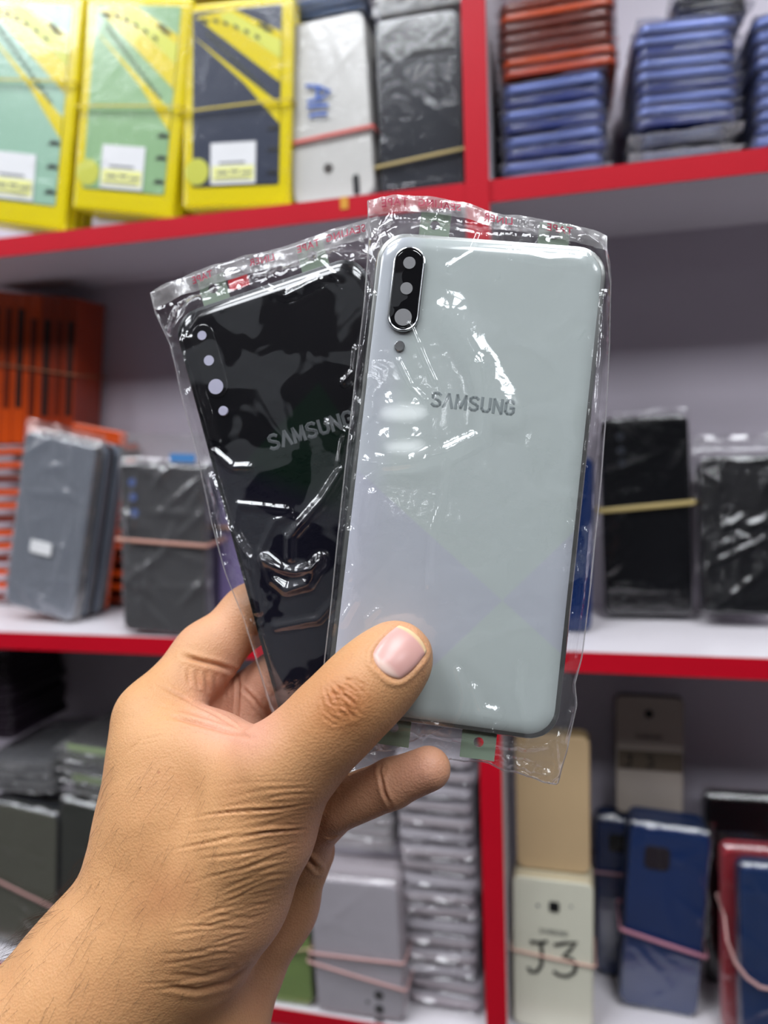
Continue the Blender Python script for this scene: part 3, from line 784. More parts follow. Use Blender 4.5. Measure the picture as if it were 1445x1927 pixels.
# little finger creases
cre([(718, 1432), (714, 1452), (722, 1490), (736, 1520)], .7, 3.0); cre([(724, 1440), (722, 1460)], .3, 3)
cre([(640, 1480), (655, 1505), (664, 1530)], .5, 4, zmin=.236); cre([(650, 1476), (668, 1520)], .35, 3, zmin=.236)
cre([(580, 1505), (600, 1540), (622, 1570)], 1.6, 4, zmin=.241)
cre([(552, 1590), (575, 1612), (598, 1636)], 1.3, 4, zmin=.248)
for pl, dp, wd, zm, zn in CRE:
    A = np.array(pl); x0, y0 = A.min(0) - 4 * wd; x1, y1 = A.max(0) + 4 * wd
    sel = np.where((hpx > x0) & (hpx < x1) & (hpy > y0) & (hpy < y1) & (face > 0.05) & (co[:, 2] < zm) & (co[:, 2] > zn))[0]
    if len(sel) == 0: continue
    d = poly_dist(hpx[sel], hpy[sel], pl)
    L = np.linalg.norm(A[-1] - A[0])
    e = np.minimum(np.hypot(hpx[sel] - A[0, 0], hpy[sel] - A[0, 1]), np.hypot(hpx[sel] - A[-1, 0], hpy[sel] - A[-1, 1]))
    fade = np.clip(e / (0.22 * L + 1e-6), 0.05, 1)
    disp[sel] -= dp * .001 * np.exp(-(d / wd) ** 2) * fade
    disp[sel] += dp * .0004 * np.exp(-((d - 2.2 * wd) / (1.3 * wd)) ** 2) * fade
# tendon and knuckle relief, pad bulges
def blob(px, py, r, h, zm=9.0):
    d2 = ((hpx - px) ** 2 + (hpy - py) ** 2) / r ** 2
    return np.where((co[:, 2] < zm) & (face > 0), h * .001 * np.exp(-d2), 0)
disp += blob(655, 1325, 55, .5, .235) + blob(395, 1285, 30, .8) + - blob(300, 1700, 70, .5) + blob(330, 1790, 60, .8) + blob(440, 1620, 60, .8, .25)
disp += 0.00035 * vnoise(co[:, 0] * 70, co[:, 1] * 70, co[:, 2] * 70)
# flat bed for the nail
NAIL_C = np.array([750.0, 1230.0]); NA = np.array([.68, -.733]); NB = np.array([.733, .68])
un = (hpx - NAIL_C[0]) * NA[0] + (hpy - NAIL_C[1]) * NA[1]; vn = (hpx - NAIL_C[0]) * NB[0] + (hpy - NAIL_C[1]) * NB[1]
nd = ((np.abs(un) / 49) ** 3 + (np.abs(vn) / 42) ** 3) ** (1 / 3)
disp += np.where((nd < 1.5) & (face > 0.1) & (co[:, 2] < .23), -.0005 * (1 - sstep(.85, 1.08, nd)) + .0004 * np.exp(-((nd - 1.12) / .1) ** 2), 0)
co2 = co + no * disp[:, None]
W3 = CAM + co2[:, :1] * RT - co2[:, 1:2] * UP + co2[:, 2:3] * fw
W3o = W3.astype(np.float64)
BASE = W3o[np.argmin(np.hypot(hpx - 300, hpy - 1700) + 1e4 * (co[:, 2] - .24))]
hm.vertices.foreach_set('co', (W3o - BASE).ravel()); hm.update()
hm.shade_smooth()
# skin tone: palm side and pads pinker, knuckle browner, creases darker with depth
pink = np.zeros(n)
for (px, py, r, s_) in [(800, 1445, 80, .9), (690, 1500, 80, .5), (600, 1580, 70, .6), (440, 1310, 80, .8), (470, 1370, 60, .8), (540, 1740, 70, .35), (470, 1850, 90, .5), (400, 1340, 60, .5), (760, 1215, 60, .5)]:
    pink += s_ * np.exp(-((hpx - px) ** 2 + (hpy - py) ** 2) / r ** 2)
pink = np.clip(pink + sstep(.262, .27, co[:, 2]) * .4, 0, 1)
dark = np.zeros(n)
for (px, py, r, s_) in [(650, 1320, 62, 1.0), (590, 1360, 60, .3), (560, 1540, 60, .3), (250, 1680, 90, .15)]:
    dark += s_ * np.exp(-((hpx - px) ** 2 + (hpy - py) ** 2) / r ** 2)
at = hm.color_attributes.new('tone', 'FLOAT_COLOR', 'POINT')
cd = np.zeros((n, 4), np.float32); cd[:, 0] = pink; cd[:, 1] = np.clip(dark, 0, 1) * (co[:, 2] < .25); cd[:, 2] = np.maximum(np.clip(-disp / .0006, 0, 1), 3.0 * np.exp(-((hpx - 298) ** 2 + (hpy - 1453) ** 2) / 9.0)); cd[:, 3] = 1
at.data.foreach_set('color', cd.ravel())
def skin_mat():
    m = bpy.data.materials.new('skin'); m.use_nodes = True
    nt = m.node_tree; b = nt.nodes['Principled BSDF']
    N = nt.nodes.new; Lk = nt.links.new
    tc = N('ShaderNodeTexCoord'); va = N('ShaderNodeVertexColor'); va.layer_name = 'tone'
    sp = N('ShaderNodeSeparateColor'); Lk(va.outputs[0], sp.inputs[0])
    nz = N('ShaderNodeTexNoise'); nz.inputs['Scale'].default_value = 45; nz.inputs['Detail'].default_value = 5; Lk(tc.outputs['Object'], nz.inputs['Vector'])
    def mix(fac, a, b_):
        x = N('ShaderNodeMix'); x.data_type = 'RGBA'
        if isinstance(fac, float): x.inputs[0].default_value = fac
        else: Lk(fac, x.inputs[0])
        for s_, v in ((6, a), (7, b_)):
            if isinstance(v, tuple): x.inputs[s_].default_value = v
            else: Lk(v, x.inputs[s_])
        return x.outputs[2]
    base = mix(nz.outputs['Fac'], srgb(186, 136, 92), srgb(208, 158, 110))
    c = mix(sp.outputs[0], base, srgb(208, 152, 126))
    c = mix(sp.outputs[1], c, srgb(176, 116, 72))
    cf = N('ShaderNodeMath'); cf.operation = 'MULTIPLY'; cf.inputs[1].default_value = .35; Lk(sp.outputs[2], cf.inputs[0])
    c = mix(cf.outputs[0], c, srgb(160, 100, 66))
    n3 = N('ShaderNodeTexNoise'); n3.inputs['Scale'].default_value = 900; n3.inputs['Detail'].default_value = 2; Lk(tc.outputs['Object'], n3.inputs['Vector'])
    mr = N('ShaderNodeMapRange'); mr.inputs[1].default_value = .62; mr.inputs[2].default_value = .72; mr.inputs[4].default_value = .25; Lk(n3.outputs['Fac'], mr.inputs[0])
    c = mix(mr.outputs[0], c, srgb(170, 112, 74))
    Lk(c, b.inputs['Base Color'])
    b.inputs['Roughness'].default_value = .5
    b.inputs['Specular IOR Level'].default_value = .35
    b.inputs['Subsurface Weight'].default_value = .12
    b.inputs['Subsurface Radius'].default_value = (.004, .0016, .0008)
    b.inputs['Subsurface Scale'].default_value = .6
    vo = N('ShaderNodeTexVoronoi'); vo.inputs['Scale'].default_value = 1300; Lk(tc.outputs['Object'], vo.inputs['Vector'])
    n4 = N('ShaderNodeTexNoise'); n4.inputs['Scale'].default_value = 420; n4.inputs['Detail'].default_value = 4; Lk(tc.outputs['Object'], n4.inputs['Vector'])
    ad = N('ShaderNodeMath'); ad.operation = 'ADD'; Lk(vo.outputs['Distance'], ad.inputs[0]); Lk(n4.outputs['Fac'], ad.inputs[1])
    bp = N('ShaderNodeBump'); bp.inputs['Strength'].default_value = .22; bp.inputs['Distance'].default_value = .0006
    Lk(ad.outputs[0], bp.inputs['Height']); Lk(bp.outputs['Normal'], b.inputs['Normal'])
    return m
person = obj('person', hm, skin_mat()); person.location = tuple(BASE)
tag(person, 'bare left hand and forearm reaching in from lower left, gripping both wrapped covers', 'person')

# nail plate laid on the thumb: points found on the skin by nearest pixel
sel = np.where((nd < 1.6) & (face > 0.05) & (co[:, 2] < .232))[0]
sx, sy, sz = un[sel], vn[sel], co2[sel, 2]
def skin_depth(u, v):
    w = 1.0 / (((sx[None] - u[:, None]) ** 2 + (sy[None] - v[:, None]) ** 2) + 4.0) ** 2
    return (w * sz[None]).sum(1) / w.sum(1)
nu, nv = 22, 20
gu, gv = np.meshgrid(np.linspace(-1, 1, nu), np.linspace(-1, 1, nv))
# rounded-square outline: wide, with a curved base and a rounded free edge
uu = gu * 48 * np.sqrt(1 - np.where(gu < 0, .48, .36) * gv ** 2) + 1; vv = gv * 41 * np.sqrt(1 - .26 * np.clip(gu, -1, 1) ** 2)
zz = skin_depth(uu.ravel(), vv.ravel()).reshape(uu.shape)
rim = np.maximum(np.abs(gu), np.abs(gv))
# smooth curved plate: quadratic fit of the depths, sunk at the rim except at the free edge
A_ = np.stack([np.ones(uu.size), uu.ravel(), vv.ravel(), uu.ravel() ** 2, vv.ravel() ** 2, (uu * vv).ravel()], 1)
cf_ = np.linalg.lstsq(A_, zz.ravel(), rcond=None)[0]
zz = (A_ @ cf_).reshape(uu.shape) - .0007 + .0006 * sstep(.86, 1.0, rim) * (gu < .8)
npx = NAIL_C[0] + uu * NA[0] + vv * NB[0]; npy = NAIL_C[1] + uu * NA[1] + vv * NB[1]
nw = np.stack([cam_pt(a, b, c) for a, b, c in zip(npx.ravel(), npy.ravel(), zz.ravel())]) - BASE
nb_ = nw + fw * .0005
NN = nu * nv; fs_ = []
for j in range(nv - 1):
    for i in range(nu - 1):
        a = j * nu + i; fs_ += [(a, a + nu, a + nu + 1, a + 1), (NN + a, NN + a + 1, NN + a + nu + 1, NN + a + nu)]
for i in range(nu - 1): fs_ += [(i, i + 1, NN + i + 1, NN + i), ((nv - 1) * nu + i + 1, (nv - 1) * nu + i, NN + (nv - 1) * nu + i, NN + (nv - 1) * nu + i + 1)]
for j in range(nv - 1): fs_ += [((j + 1) * nu, j * nu, NN + j * nu, NN + (j + 1) * nu), (j * nu + nu - 1, (j + 1) * nu + nu - 1, NN + (j + 1) * nu + nu - 1, NN + j * nu + nu - 1)]
nm = bpy.data.meshes.new('thumb_nail'); nm.from_pydata(np.concatenate([nw, nb_]).tolist(), [], fs_); nm.shade_smooth()
at = nm.color_attributes.new('tone', 'FLOAT_COLOR', 'POINT')
lun = (1 - sstep(-.75, -.5, gu + .35 * gv ** 2)); fre = sstep(.84, .92, gu - .0 * gv)
cd = np.zeros((NN * 2, 4), np.float32); cd[:NN, 0] = lun.ravel(); cd[:NN, 1] = fre.ravel(); cd[:, 3] = 1; at.data.foreach_set('color', cd.ravel())
def nail_mat():
    m = bpy.data.materials.new('nail'); m.use_nodes = True; nt = m.node_tree; b = nt.nodes['Principled BSDF']
    va = nt.nodes.new('ShaderNodeVertexColor'); va.layer_name = 'tone'; sp = nt.nodes.new('ShaderNodeSeparateColor'); nt.links.new(va.outputs[0], sp.inputs[0])
    a = nt.nodes.new('ShaderNodeMix'); a.data_type = 'RGBA'; a.inputs[6].default_value = srgb(206, 158, 150); a.inputs[7].default_value = srgb(222, 192, 180); nt.links.new(sp.outputs[0], a.inputs[0])
    c = nt.nodes.new('ShaderNodeMix'); c.data_type = 'RGBA'; c.inputs[7].default_value = srgb(226, 196, 150); nt.links.new(a.outputs[2], c.inputs[6]); nt.links.new(sp.outputs[1], c.inputs[0])
    nt.links.new(c.outputs[2], b.inputs['Base Color']); b.inputs['Roughness'].default_value = .3; b.inputs['Subsurface Weight'].default_value = .1; b.inputs['Subsurface Radius'].default_value = (.002, .001, .0006)
    return m
o = obj('thumb_nail', nm, nail_mat(), person); o['label'] = 'pink thumbnail with a pale half-moon'

# fine dark hairs on the forearm: real tapered strands
rs = np.random.RandomState(5)
cand = np.where((hpy > 1430) & (hpy < 1990) & (hpx > -60) & (hpx < 420) & (hpx + .55 * (hpy - 1500) < 560) & (face > -.35) & (co[:, 2] < .262))[0]
sil = cand[face[cand] < .35]
pick = np.concatenate([rs.choice(cand, 260), rs.choice(sil[hpy[sil] > 1600], 130)])
hv_, hf_ = [], []
dirv = c2w(np.array([-.35, .75, 0.0])); dirv /= np.linalg.norm(dirv)
for k, i in enumerate(pick):
    p = W3o[i] - BASE; nrm = c2w(no[i]); L = rs.uniform(.004, .010) if k < 260 else rs.uniform(.006, .014)
    t_ = dirv + .35 * c2w(rs.uniform(-1, 1, 3)); t_ -= nrm * (t_ @ nrm); t_ /= np.linalg.norm(t_)
    lift = .18 if k < 260 else .55
    pts = [p + t_ * L * s_ + nrm * (L * lift * math.sin(2.2 * s_) * .6 + .00005) for s_ in (0, .33, .66, 1)]
    side = np.cross(t_, nrm); base = len(hv_)
    for s_, q in zip((1, .85, .6, .15), pts):
        r_ = (.000032 if k < 260 else .000042) * s_
        for a in range(3): hv_.append(q + r_ * (math.cos(a * 2.094) * side + math.sin(a * 2.094) * nrm))
    for s_ in range(3):
        for a in range(3): b_ = (a + 1) % 3; hf_.append((base + s_ * 3 + a, base + s_ * 3 + b_, base + s_ * 3 + 3 + b_, base + s_ * 3 + 3 + a))
ah = bpy.data.meshes.new('arm_hair'); ah.from_pydata([tuple(v) for v in hv_], [], hf_)
o = obj('arm_hair', ah, mat('dark_hair', (52, 36, 26), .5), person); o['kind'] = 'stuff'; o['label'] = 'fine dark hairs on the forearm'

# ================================================================== STOCK ON THE SHELVES
def m_(name, rgb, **k): return mat(name, rgb, **k)
M_blue = m_('blue_gloss', (50, 66, 138), rough=.25, coat=.5)
M_blueframe = m_('blue_frame', (112, 128, 192), rough=.3, metal=.3)
M_navy = m_('navy_gloss', (20, 44, 92), rough=.22, coat=.6)
M_navyframe = m_('navy_frame', (24, 46, 86), rough=.3, metal=.3)
M_orange = m_('orange_plastic', (205, 74, 14), rough=.3, coat=.4)
M_orangedk = m_('dark_amber', (104, 32, 12), rough=.3, coat=.4)
M_yellow = m_('yellow_print', (236, 214, 14), rough=.25, coat=.5)
M_yellowpale = m_('pale_yellow_print', (214, 216, 90), rough=.3, coat=.3)
M_green = m_('mint_green', (150, 190, 140), rough=.3, coat=.3)
M_greenpale = m_('pale_mint_green', (160, 200, 176), rough=.3, coat=.3)
M_slate = m_('slate_navy', (58, 64, 82), rough=.3, coat=.3)
M_sticker = m_('white_sticker', (226, 226, 228), rough=.5)
M_stickery = m_('yellow_sticker_print', (232, 232, 150), rough=.5)
M_cream = m_('cream_white', (216, 214, 196), rough=.3, coat=.3)
M_offwhite = m_('off_white', (206, 204, 200), rough=.35, coat=.2)
M_gold = m_('champagne_gold', (196, 168, 130), rough=.3, coat=.4)
M_beige = m_('grey_beige', (178, 166, 156), rough=.35, coat=.3)
M_olive = m_('olive_grey', (92, 92, 82), rough=.3, coat=.4)
M_leaf = m_('leaf_green', (128, 152, 88), rough=.3, coat=.3)
M_lilac = m_('lilac', (158, 140, 196), rough=.3, coat=.3)
M_greylilac = m_('grey_lilac', (188, 182, 190), rough=.3, coat=.3)
M_pinkgrey = m_('pink_grey_edge', (196, 186, 192), rough=.35, metal=.2)
M_redph = m_('deep_red', (150, 40, 50), rough=.3, coat=.4)
M_steel = m_('steel_grey', (112, 118, 130), rough=.25, coat=.5)

SLV = {}
def sleeve(w, h, t, seed, mg=.004, mtop=.012, amp=.0016, ncr=14, m=None, nx=34, nz=64):
    key = (round(w, 4), round(h, 4), round(t, 4), seed, mg, mtop, amp, (m or M_film).name)
    if key not in SLV:
        me = sleeve_mesh(w, h, t, mg, mtop, seed, nx, nz, amp, ncr).mesh('plastic_sleeve', True, 180); me.materials.append(m or M_film); SLV[key] = me
    return SLV[key]
def standing(fr, n, labels, m_face, m_frame, t=.0085, pitch=.0092, film=True, mtop=.012, amp=.0016, mg=.003, cat='phone cover', group=None, name='phone_cover', r=.009, y0=0.0, m_film=None, shift=0.0, ncr=14, seed=None, h=None):
    """n covers standing one behind the other; returns the front one"""
    w = fr.w; h = h or fr.h
    fm = MB().slab(w, h, t, r, .0012, y0=.0008).mesh('frame'); fm.materials.append(m_frame)
    bm = MB().slab(w - .0012, h - .0012, .0022, r - .0006, .0009, y0=-.0004, z0=.0006).mesh('back_shell'); bm.materials.append(m_face)
    front = None
    for k in range(n):
        T = thing(name, labels[k] if isinstance(labels, list) else labels, cat, fr.mw @ Matrix.Translation((shift * k, y0 + k * pitch, abs(shift * k * fr.X[2]))), group)
        obj('frame', fm, None, T); obj('back_shell', bm, None, T)
        if film and k == 0: obj('plastic_sleeve', sleeve(w, h, t + .001, (seed if seed is not None else int(abs(fr.o[0]) * 9999) % 997) + k % 2, mg, mtop, amp, ncr, m_film), None, T)
        if k == 0: front = T
    return front
def dots(parent, fr, pts, m, name='camera_lens', y0=-.0012, y1=.0002):
    for px, py, r in pts:
        x, z = fr.loc(px, py); MB().disc(x, z, r, y0, y1, 16, .0003).build(name, m, parent)
def flat_stack(xl, xr, ytop, Y, z0, n, depth, m_face, m_frame, labels, group, t=None, film=True, jit=.002, tilt=0.0, xsh=0.0, seed=0, cat='phone cover', name='phone_cover', mg=.004, amp=.0022, yawj=.03, m_film=None, mats=None, ncr=10):
    """n covers lying flat on each other; the short end looks at the viewer"""
    a, b = x_for(xl, Y, z0), x_for(xr, Y, z0); w = b - a; xc = (a + b) / 2
    zt = z_for((xl + xr) / 2, ytop, Y); p = (zt - z0) / n; tt = t or min(.0080, p * .66)
    rs = np.random.RandomState(seed)
    fm = MB().slab(w - 2 * mg, depth, tt, .009, .0014, y0=.0008).mesh('frame'); fm.materials.append(m_frame)
    bm = MB().slab(w - 2 * mg - .0012, depth - .0012, .0022, .0084, .0009, y0=-.0004, z0=.0006).mesh('back_shell'); bm.materials.append(m_face)
    for k in range(n):                       # k = 0 is the topmost
        z = z0 + p * (n - k) - p * .12
        j = rs.uniform(-jit, jit, 2); yw = rs.uniform(-yawj, yawj)
        R_ = Matrix(((1, 0, 0, 0), (0, 0, 1, 0), (0, -1, 0, 0), (0, 0, 0, 1)))     # local Z -> +Y, local Y -> -Z
        mw = Matrix.Translation((xc + j[0] + xsh * (n - k), Y + abs(j[1]) + .004, z)) @ Matrix.Rotation(tilt, 4, 'Y') @ Matrix.Rotation(yw, 4, 'Z') @ R_
        T = thing(name, labels(k, n) if callable(labels) else labels, cat, mw, group)
        if mats:
            f2 = fm.copy(); f2.materials.clear(); f2.materials.append(mats[k % len(mats)]); obj('frame', f2, None, T)
        else: obj('frame', fm, None, T)
        obj('back_shell', bm, None, T)
        if film: obj('plastic_sleeve', lying_sleeve(w - 2 * mg, depth, tt, mg, seed * 10 + k % 4, amp, p, m_film), None, T)
LS = {}
def lying_sleeve(w, d, t, mg, seed, amp, p, m=None):
    """crinkled bag round a lying cover, loose at its near end"""
    key = (round(w, 4), round(d, 4), round(t, 4), seed, (m or M_filmst).name)
    if key in LS: return LS[key]
    nx, nz = 26, 22
    U, V = np.meshgrid(np.linspace(0, 1, nx), np.linspace(0, 1, nz) ** 1.6)
    x = (U - .5) * (w + 2 * mg); z = -.011 + V * (d + .010)
    x = x * (1 - .03 * (1 - V)) + .001 * vnoise(z * 90, U * 4, seed)
    k = np.maximum(sstep(-.001, mg, np.abs(x) - w / 2), sstep(.001, -.006, z))
    room = max(.0006, (p - t) * .45)
    cr = np.clip(amp * np.abs(vnoise(x * 120, z * 160, seed)), 0, room) ; c2 = .0022 * vnoise(x * 70, z * 120, seed + 6)
    yf = (-.0004 - cr) * (1 - k) + k * (t / 2 + c2 - .0008); yb = (t + .0004 + cr) * (1 - k) + k * (t / 2 + c2 + .0006)
    ym = t / 2 + c2; e = (U == 0) | (U == 1) | (V == 0); yf = np.where(e, ym, yf); yb = np.where(e, ym, yb)
    N = nx * nz; fs_ = []
    for j in range(nz - 1):
        for i in range(nx - 1):
            a = j * nx + i; fs_ += [(a, a + 1, a + nx + 1, a + nx), (N + a, N + a + nx, N + a + nx + 1, N + a + 1)]
    me = MB().add(np.concatenate([np.stack([x, yf, z], -1).reshape(-1, 3), np.stack([x, yb, z], -1).reshape(-1, 3)]), fs_).mesh('plastic_sleeve', True, 180)
    me.materials.append(m or M_filmst); LS[key] = me
    return me

# ---------------------------------------------------------------- upper left: yellow packets
def yellow_packet(mw, w, h, m_panel, label, group, detail=True, t=.0075):
    T = thing('phone_case_packet', label, 'packet', mw, group)
    MB().slab(w, h, t, .003, .003, 4).build('pouch_border', M_yellow, T)
    pw2, x0 = w * .80, 0.0; zb, zt = h * .105, h * .955
    P = lambda u, v: (-pw2 / 2 + u * pw2, zt - v * (zt - zb))
    panel = MB().slab(pw2, zt - zb, .0012, .002, .0004, 3, y0=-.0008, z0=zb).build('cover_panel', m_panel, T)
    if detail:
        poly = lambda uv, y: MB().prism([P(*q) for q in reversed(uv)], y, y + .0004)
        poly([(.04, .03), (.45, 0), (1, .15), (1, .43)], -.0012).build('diagonal_band', M_yellow, panel, smooth=False)
        poly([(.30, .035), (.44, .02), (1, .20), (1, .30)], -.00145).build('pale_band_wedge', M_yellowpale, panel, smooth=False)  # paler yellow wedge on the diagonal band
        poly([(0, .13), (1, .55), (1, .66), (.6, .42)], -.0012).build('diagonal_stripe', M_yellow, panel, smooth=False)
        x, z = P(.06, .91); MB().disc(x, z, w * .11, -.0012, -.0008, 24).build('corner_disc', M_yellowpale, panel, smooth=False)
        st = MB().prism([P(.22, .99), P(.74, .99), P(.74, .75), P(.22, .75)], -.0016, -.0012).build('sticker', M_sticker, panel, smooth=False)
        MB().prism([P(.24, .97), P(.72, .97), P(.72, .885), P(.24, .885)], -.0018, -.0016).build('sticker_print', M_stickery, st, smooth=False)
        mb = MB()
        for (u0, u1, v0, v1) in [(.32, .62, .862, .872), (.30, .42, .915, .93), (.45, .55, .912, .925), (.58, .70, .92, .932), (.27, .68, .952, .96)]:
            mb.prism([P(u0, v1), P(u1, v1), P(u1, v0), P(u0, v0)], -.0020, -.0018)
        mb.build('sticker_text', M_inkgrey, st, smooth=False)
        mb = MB()
        for i in range(13):                      # unreadable small print running down the diagonals
            u = .16 + i * .055; v = .115 + i * .0285
            mb.prism([P(u, v + .018), P(u + .035, v + .032), P(u + .04, v + .012), P(u + .005, v)], -.0014, -.0009)
        for i, (u, v, s) in enumerate([(.14, .045, .05), (.27, .05, .03), (.38, .07, .026), (.50, .095, .026), (.62, .125, .026), (.74, .16, .026), (.80, .10, .05), (.86, .125, .05)]):
            mb.prism([P(u - s, v + .012), P(u + s, v + .028), P(u + s, v + .008), P(u - s, v - .006)], -.0017, -.0012)
        mb.build('small_print', m_('faded_print', (70, 72, 40), rough=.5), panel, smooth=False)
        mb = MB()
        for v in (.68, .80, .93):
            mb.prism([P(.86, v + .012), P(.99, v + .012), P(.99, v - .006), P(.90, v - .012)], -.0013, -.0008)
        mb.build('side_marks', M_ink, panel, smooth=False)
    if detail: obj('clear_front', sleeve(w * .98, h * .97, t + .001, int(w * 1e5) % 97, 0.001, .004, .0008, 16, M_filmthin), None, T)
    return T
YF = [Fr(-72, 122, 58, 12, .630, ZU), Fr(135, 326, 263, 14, .630, ZU), Fr(343, 545, 446, 8, .632, ZU)]
ycol = [(M_greenpale, 'pale mint'), (M_green, 'mint green'), (M_slate, 'dark navy')]
for i, (fr, (mp, cn)) in enumerate(zip(YF, ycol)):
    pos = ['leftmost on the upper shelf', 'between its two yellow neighbours', 'beside the white A11 cover'][i]
    for k in range(4):
        nm = f'yellow packet with {cn} panel and sticker, {pos}' if k == 0 else f'{["", "second", "third", "rear"][k]} yellow packet behind the {cn} front packet'
        yellow_packet(fr.back(k * .0115 + .0006), fr.w, fr.h * (1 - .012 * k), mp, nm, 'yellow packets on the upper shelf', k == 0)
    zl = fr.loc(200, 160 + 50 * (i == 0) if i else 160)[1]
    zb_ = [fr.loc(60, 157)[1], fr.loc(240, 204)[1], fr.loc(440, 204)[1]][i]
    ribbon_band(fr, zb_ - .002, zb_ + .003, fr.w * (.99), -.0042, 4 * .0115, m_('gold_rubber', (206, 184, 60), rough=.5),
                f'thin yellowish rubber band round the {cn} yellow packets', 'bands on yellow packets', hgt=.0010)
# packets lying on top of the row
yp = Fr(180, 275, 228, 0, .66, ZU + .201)
for (xa, xb, lab) in ((150, 330, 'yellow packet lying flat on top of the mint green packets'), (352, 520, 'yellow packet lying flat on top of the dark navy packets')):
    zt0 = max(YF[1].o[2] + YF[1].h * YF[1].Z[2], YF[2].o[2] + YF[2].h * YF[2].Z[2]) + .003
    a, b = x_for(xa, .66, zt0), x_for(xb, .66, zt0)
    R_ = Matrix(((1, 0, 0, 0), (0, 0, 1, 0), (0, -1, 0, 0), (0, 0, 0, 1)))
    yellow_packet(Matrix.Translation(((a + b) / 2, .632, zt0 + .009)) @ R_, b - a, .14, M_slate, lab, 'yellow packets on the upper shelf', False)

# white A11 cover stack
fa = Fr(553, 706, 606, 42, .640, ZU, lean=.004)
A = standing(fa, 4, ['white phone cover marked A11 in blue ink, front of its banded stack', 'second white cover behind the A11 cover', 'third white cover behind the A11 cover', 'rearmost white cover behind the A11 cover'],
             M_offwhite, m_('white_frame', (188, 186, 182), rough=.4), group='white covers by the yellow packets', mtop=.006, amp=.0008, m_film=M_filmthin)
q = lambda x, y: fa.loc(480 + x / 3.284, y / 3.284)
strokes(A, [[q(320, 540), q(400, 545), q(470, 575), q(420, 615), q(330, 640)], [q(395, 545), q(390, 622)], [q(330, 672), q(400, 662), q(460, 660)], [q(340, 728), q(400, 715), q(452, 712)]], .0015, M_inkblue, 'handwriting', -.0032)
dots(A, fa, [(618, 317, .0042)], m_('sensor_dark', (70, 64, 60), rough=.4), 'camera_hole')
x, z = fa.loc(672, 368); x1, z1 = fa.loc(672, 328)
MB().slab(.0058, z1 - max(z, .001), .001, .0028, .0003, y0=-.0012, x0=x, z0=max(z, .001)).build('side_slot', M_ink, A)
zb_ = fa.loc(625, 258)[1]; ribbon_band(fa, zb_ - .001, zb_ + .002, fa.w + .004, -.003, 4 * .0092 + .003, M_bandred, 'red rubber band round the white A11 covers', hgt=.0018)
# black wrapped cover
fb = Fr(716, 871, 784, 30, .645, ZU, lean=.003)
B = standing(fb, 3, ['black wrapped phone cover beside the red post, front of its stack', 'second black wrapped cover beside the red post', 'rear black wrapped cover beside the red post'], M_darkgrey, M_black, group='black covers beside the post', mtop=.022, amp=.0013, ncr=14, m_film=M_filmthin)
MB().slab(fb.w - .006, .03, .001, .006, .0003, y0=-.001, z0=fb.h - .033).build('dark_top_band', M_black, B)
zb_ = fb.loc(790, 302)[1]; ribbon_band(fb, zb_ - .003, zb_ + .004, fb.w + .006, -.004, 3 * .0092 + .004, M_bandtan, 'pale tan rubber band round the black covers by the post', hgt=.0014)
zt_ = fa.o[2] + fa.h * fa.Z[2] + .007
flat_stack(515, 690, -12, .645, zt_, 3, .12, M_navy, m_('steel_blue_frame', (70, 108, 160), rough=.3, metal=.3), lambda k, n: f'steel blue wrapped cover lying on the white A11 stack, {ORD[k]} of three', 'blue covers on the white stack', seed=4, amp=.003)
zt2 = fb.o[2] + fb.h * fb.Z[2] + .023
flat_stack(690, 862, -25, .655, zt2, 2, .12, M_beige, M_pinkgrey, lambda k, n: f'{["upper", "lower"][k]} milky wrapped cover lying above the black covers', 'milky covers at the top', seed=5, amp=.004, m_film=M_milky)

# ---------------------------------------------------------------- upper right stacks
flat_stack(938, 1150, 138, .645, ZU, 8, .13, M_blue, M_blueframe, lambda k, n: f'{ORD[k]} blue wrapped cover under the orange packets', 'left blue stack', seed=1, mats=[M_blueframe, M_blue])
zo = z_for(1045, 138, .645) + .002
flat_stack(930, 1168, -22, .642, zo, 7, .13, M_orangedk, M_orange, lambda k, n: f'{ORD[k]} amber orange packet lying on the left blue stack', 'orange packets on the blue stack', seed=2, film=True, m_film=M_film, mats=[M_orangedk, M_orange, M_orangedk, M_orangedk, M_orangedk, M_orange, M_orange], cat='packet', name='orange_packet')
flat_stack(1178, 1402, 236, .640, ZU, 2, .13, M_blue, M_navyframe, lambda k, n: f'{["upper", "lower"][k]} dark blue cover in loose milky plastic under the tall blue stack', 'blue covers in milky bags', seed=3, m_film=M_milky, amp=.006, mg=.012)
flat_stack(1188, 1398, 28, .640, z_for(1290, 236, .64) + .002, 9, .13, M_blue, M_blueframe, lambda k, n: f'{ORD[k]} blue cover in the tall blue stack right of the orange packets', 'tall blue stack', seed=6, tilt=.05, mats=[M_blueframe, M_blueframe, M_blue])
flat_stack(1412, 1600, 10, .655, ZU, 11, .12, M_blue, M_blueframe, lambda k, n: f'{ORD[k]} blue cover in the stack at the right picture edge', 'right edge blue stack', seed=9, amp=.004)
fk = Fr(1275, 1420, 1345, -30, .774, ZU)
flat_stack(1262, 1420, -25, .655, z_for(1290, 28, .64) + .006, 3, .11, M_black, M_black, lambda k, n: f'{ORD[k]} black cover lying on the tall blue stack', 'black covers on the blue stack', seed=12)

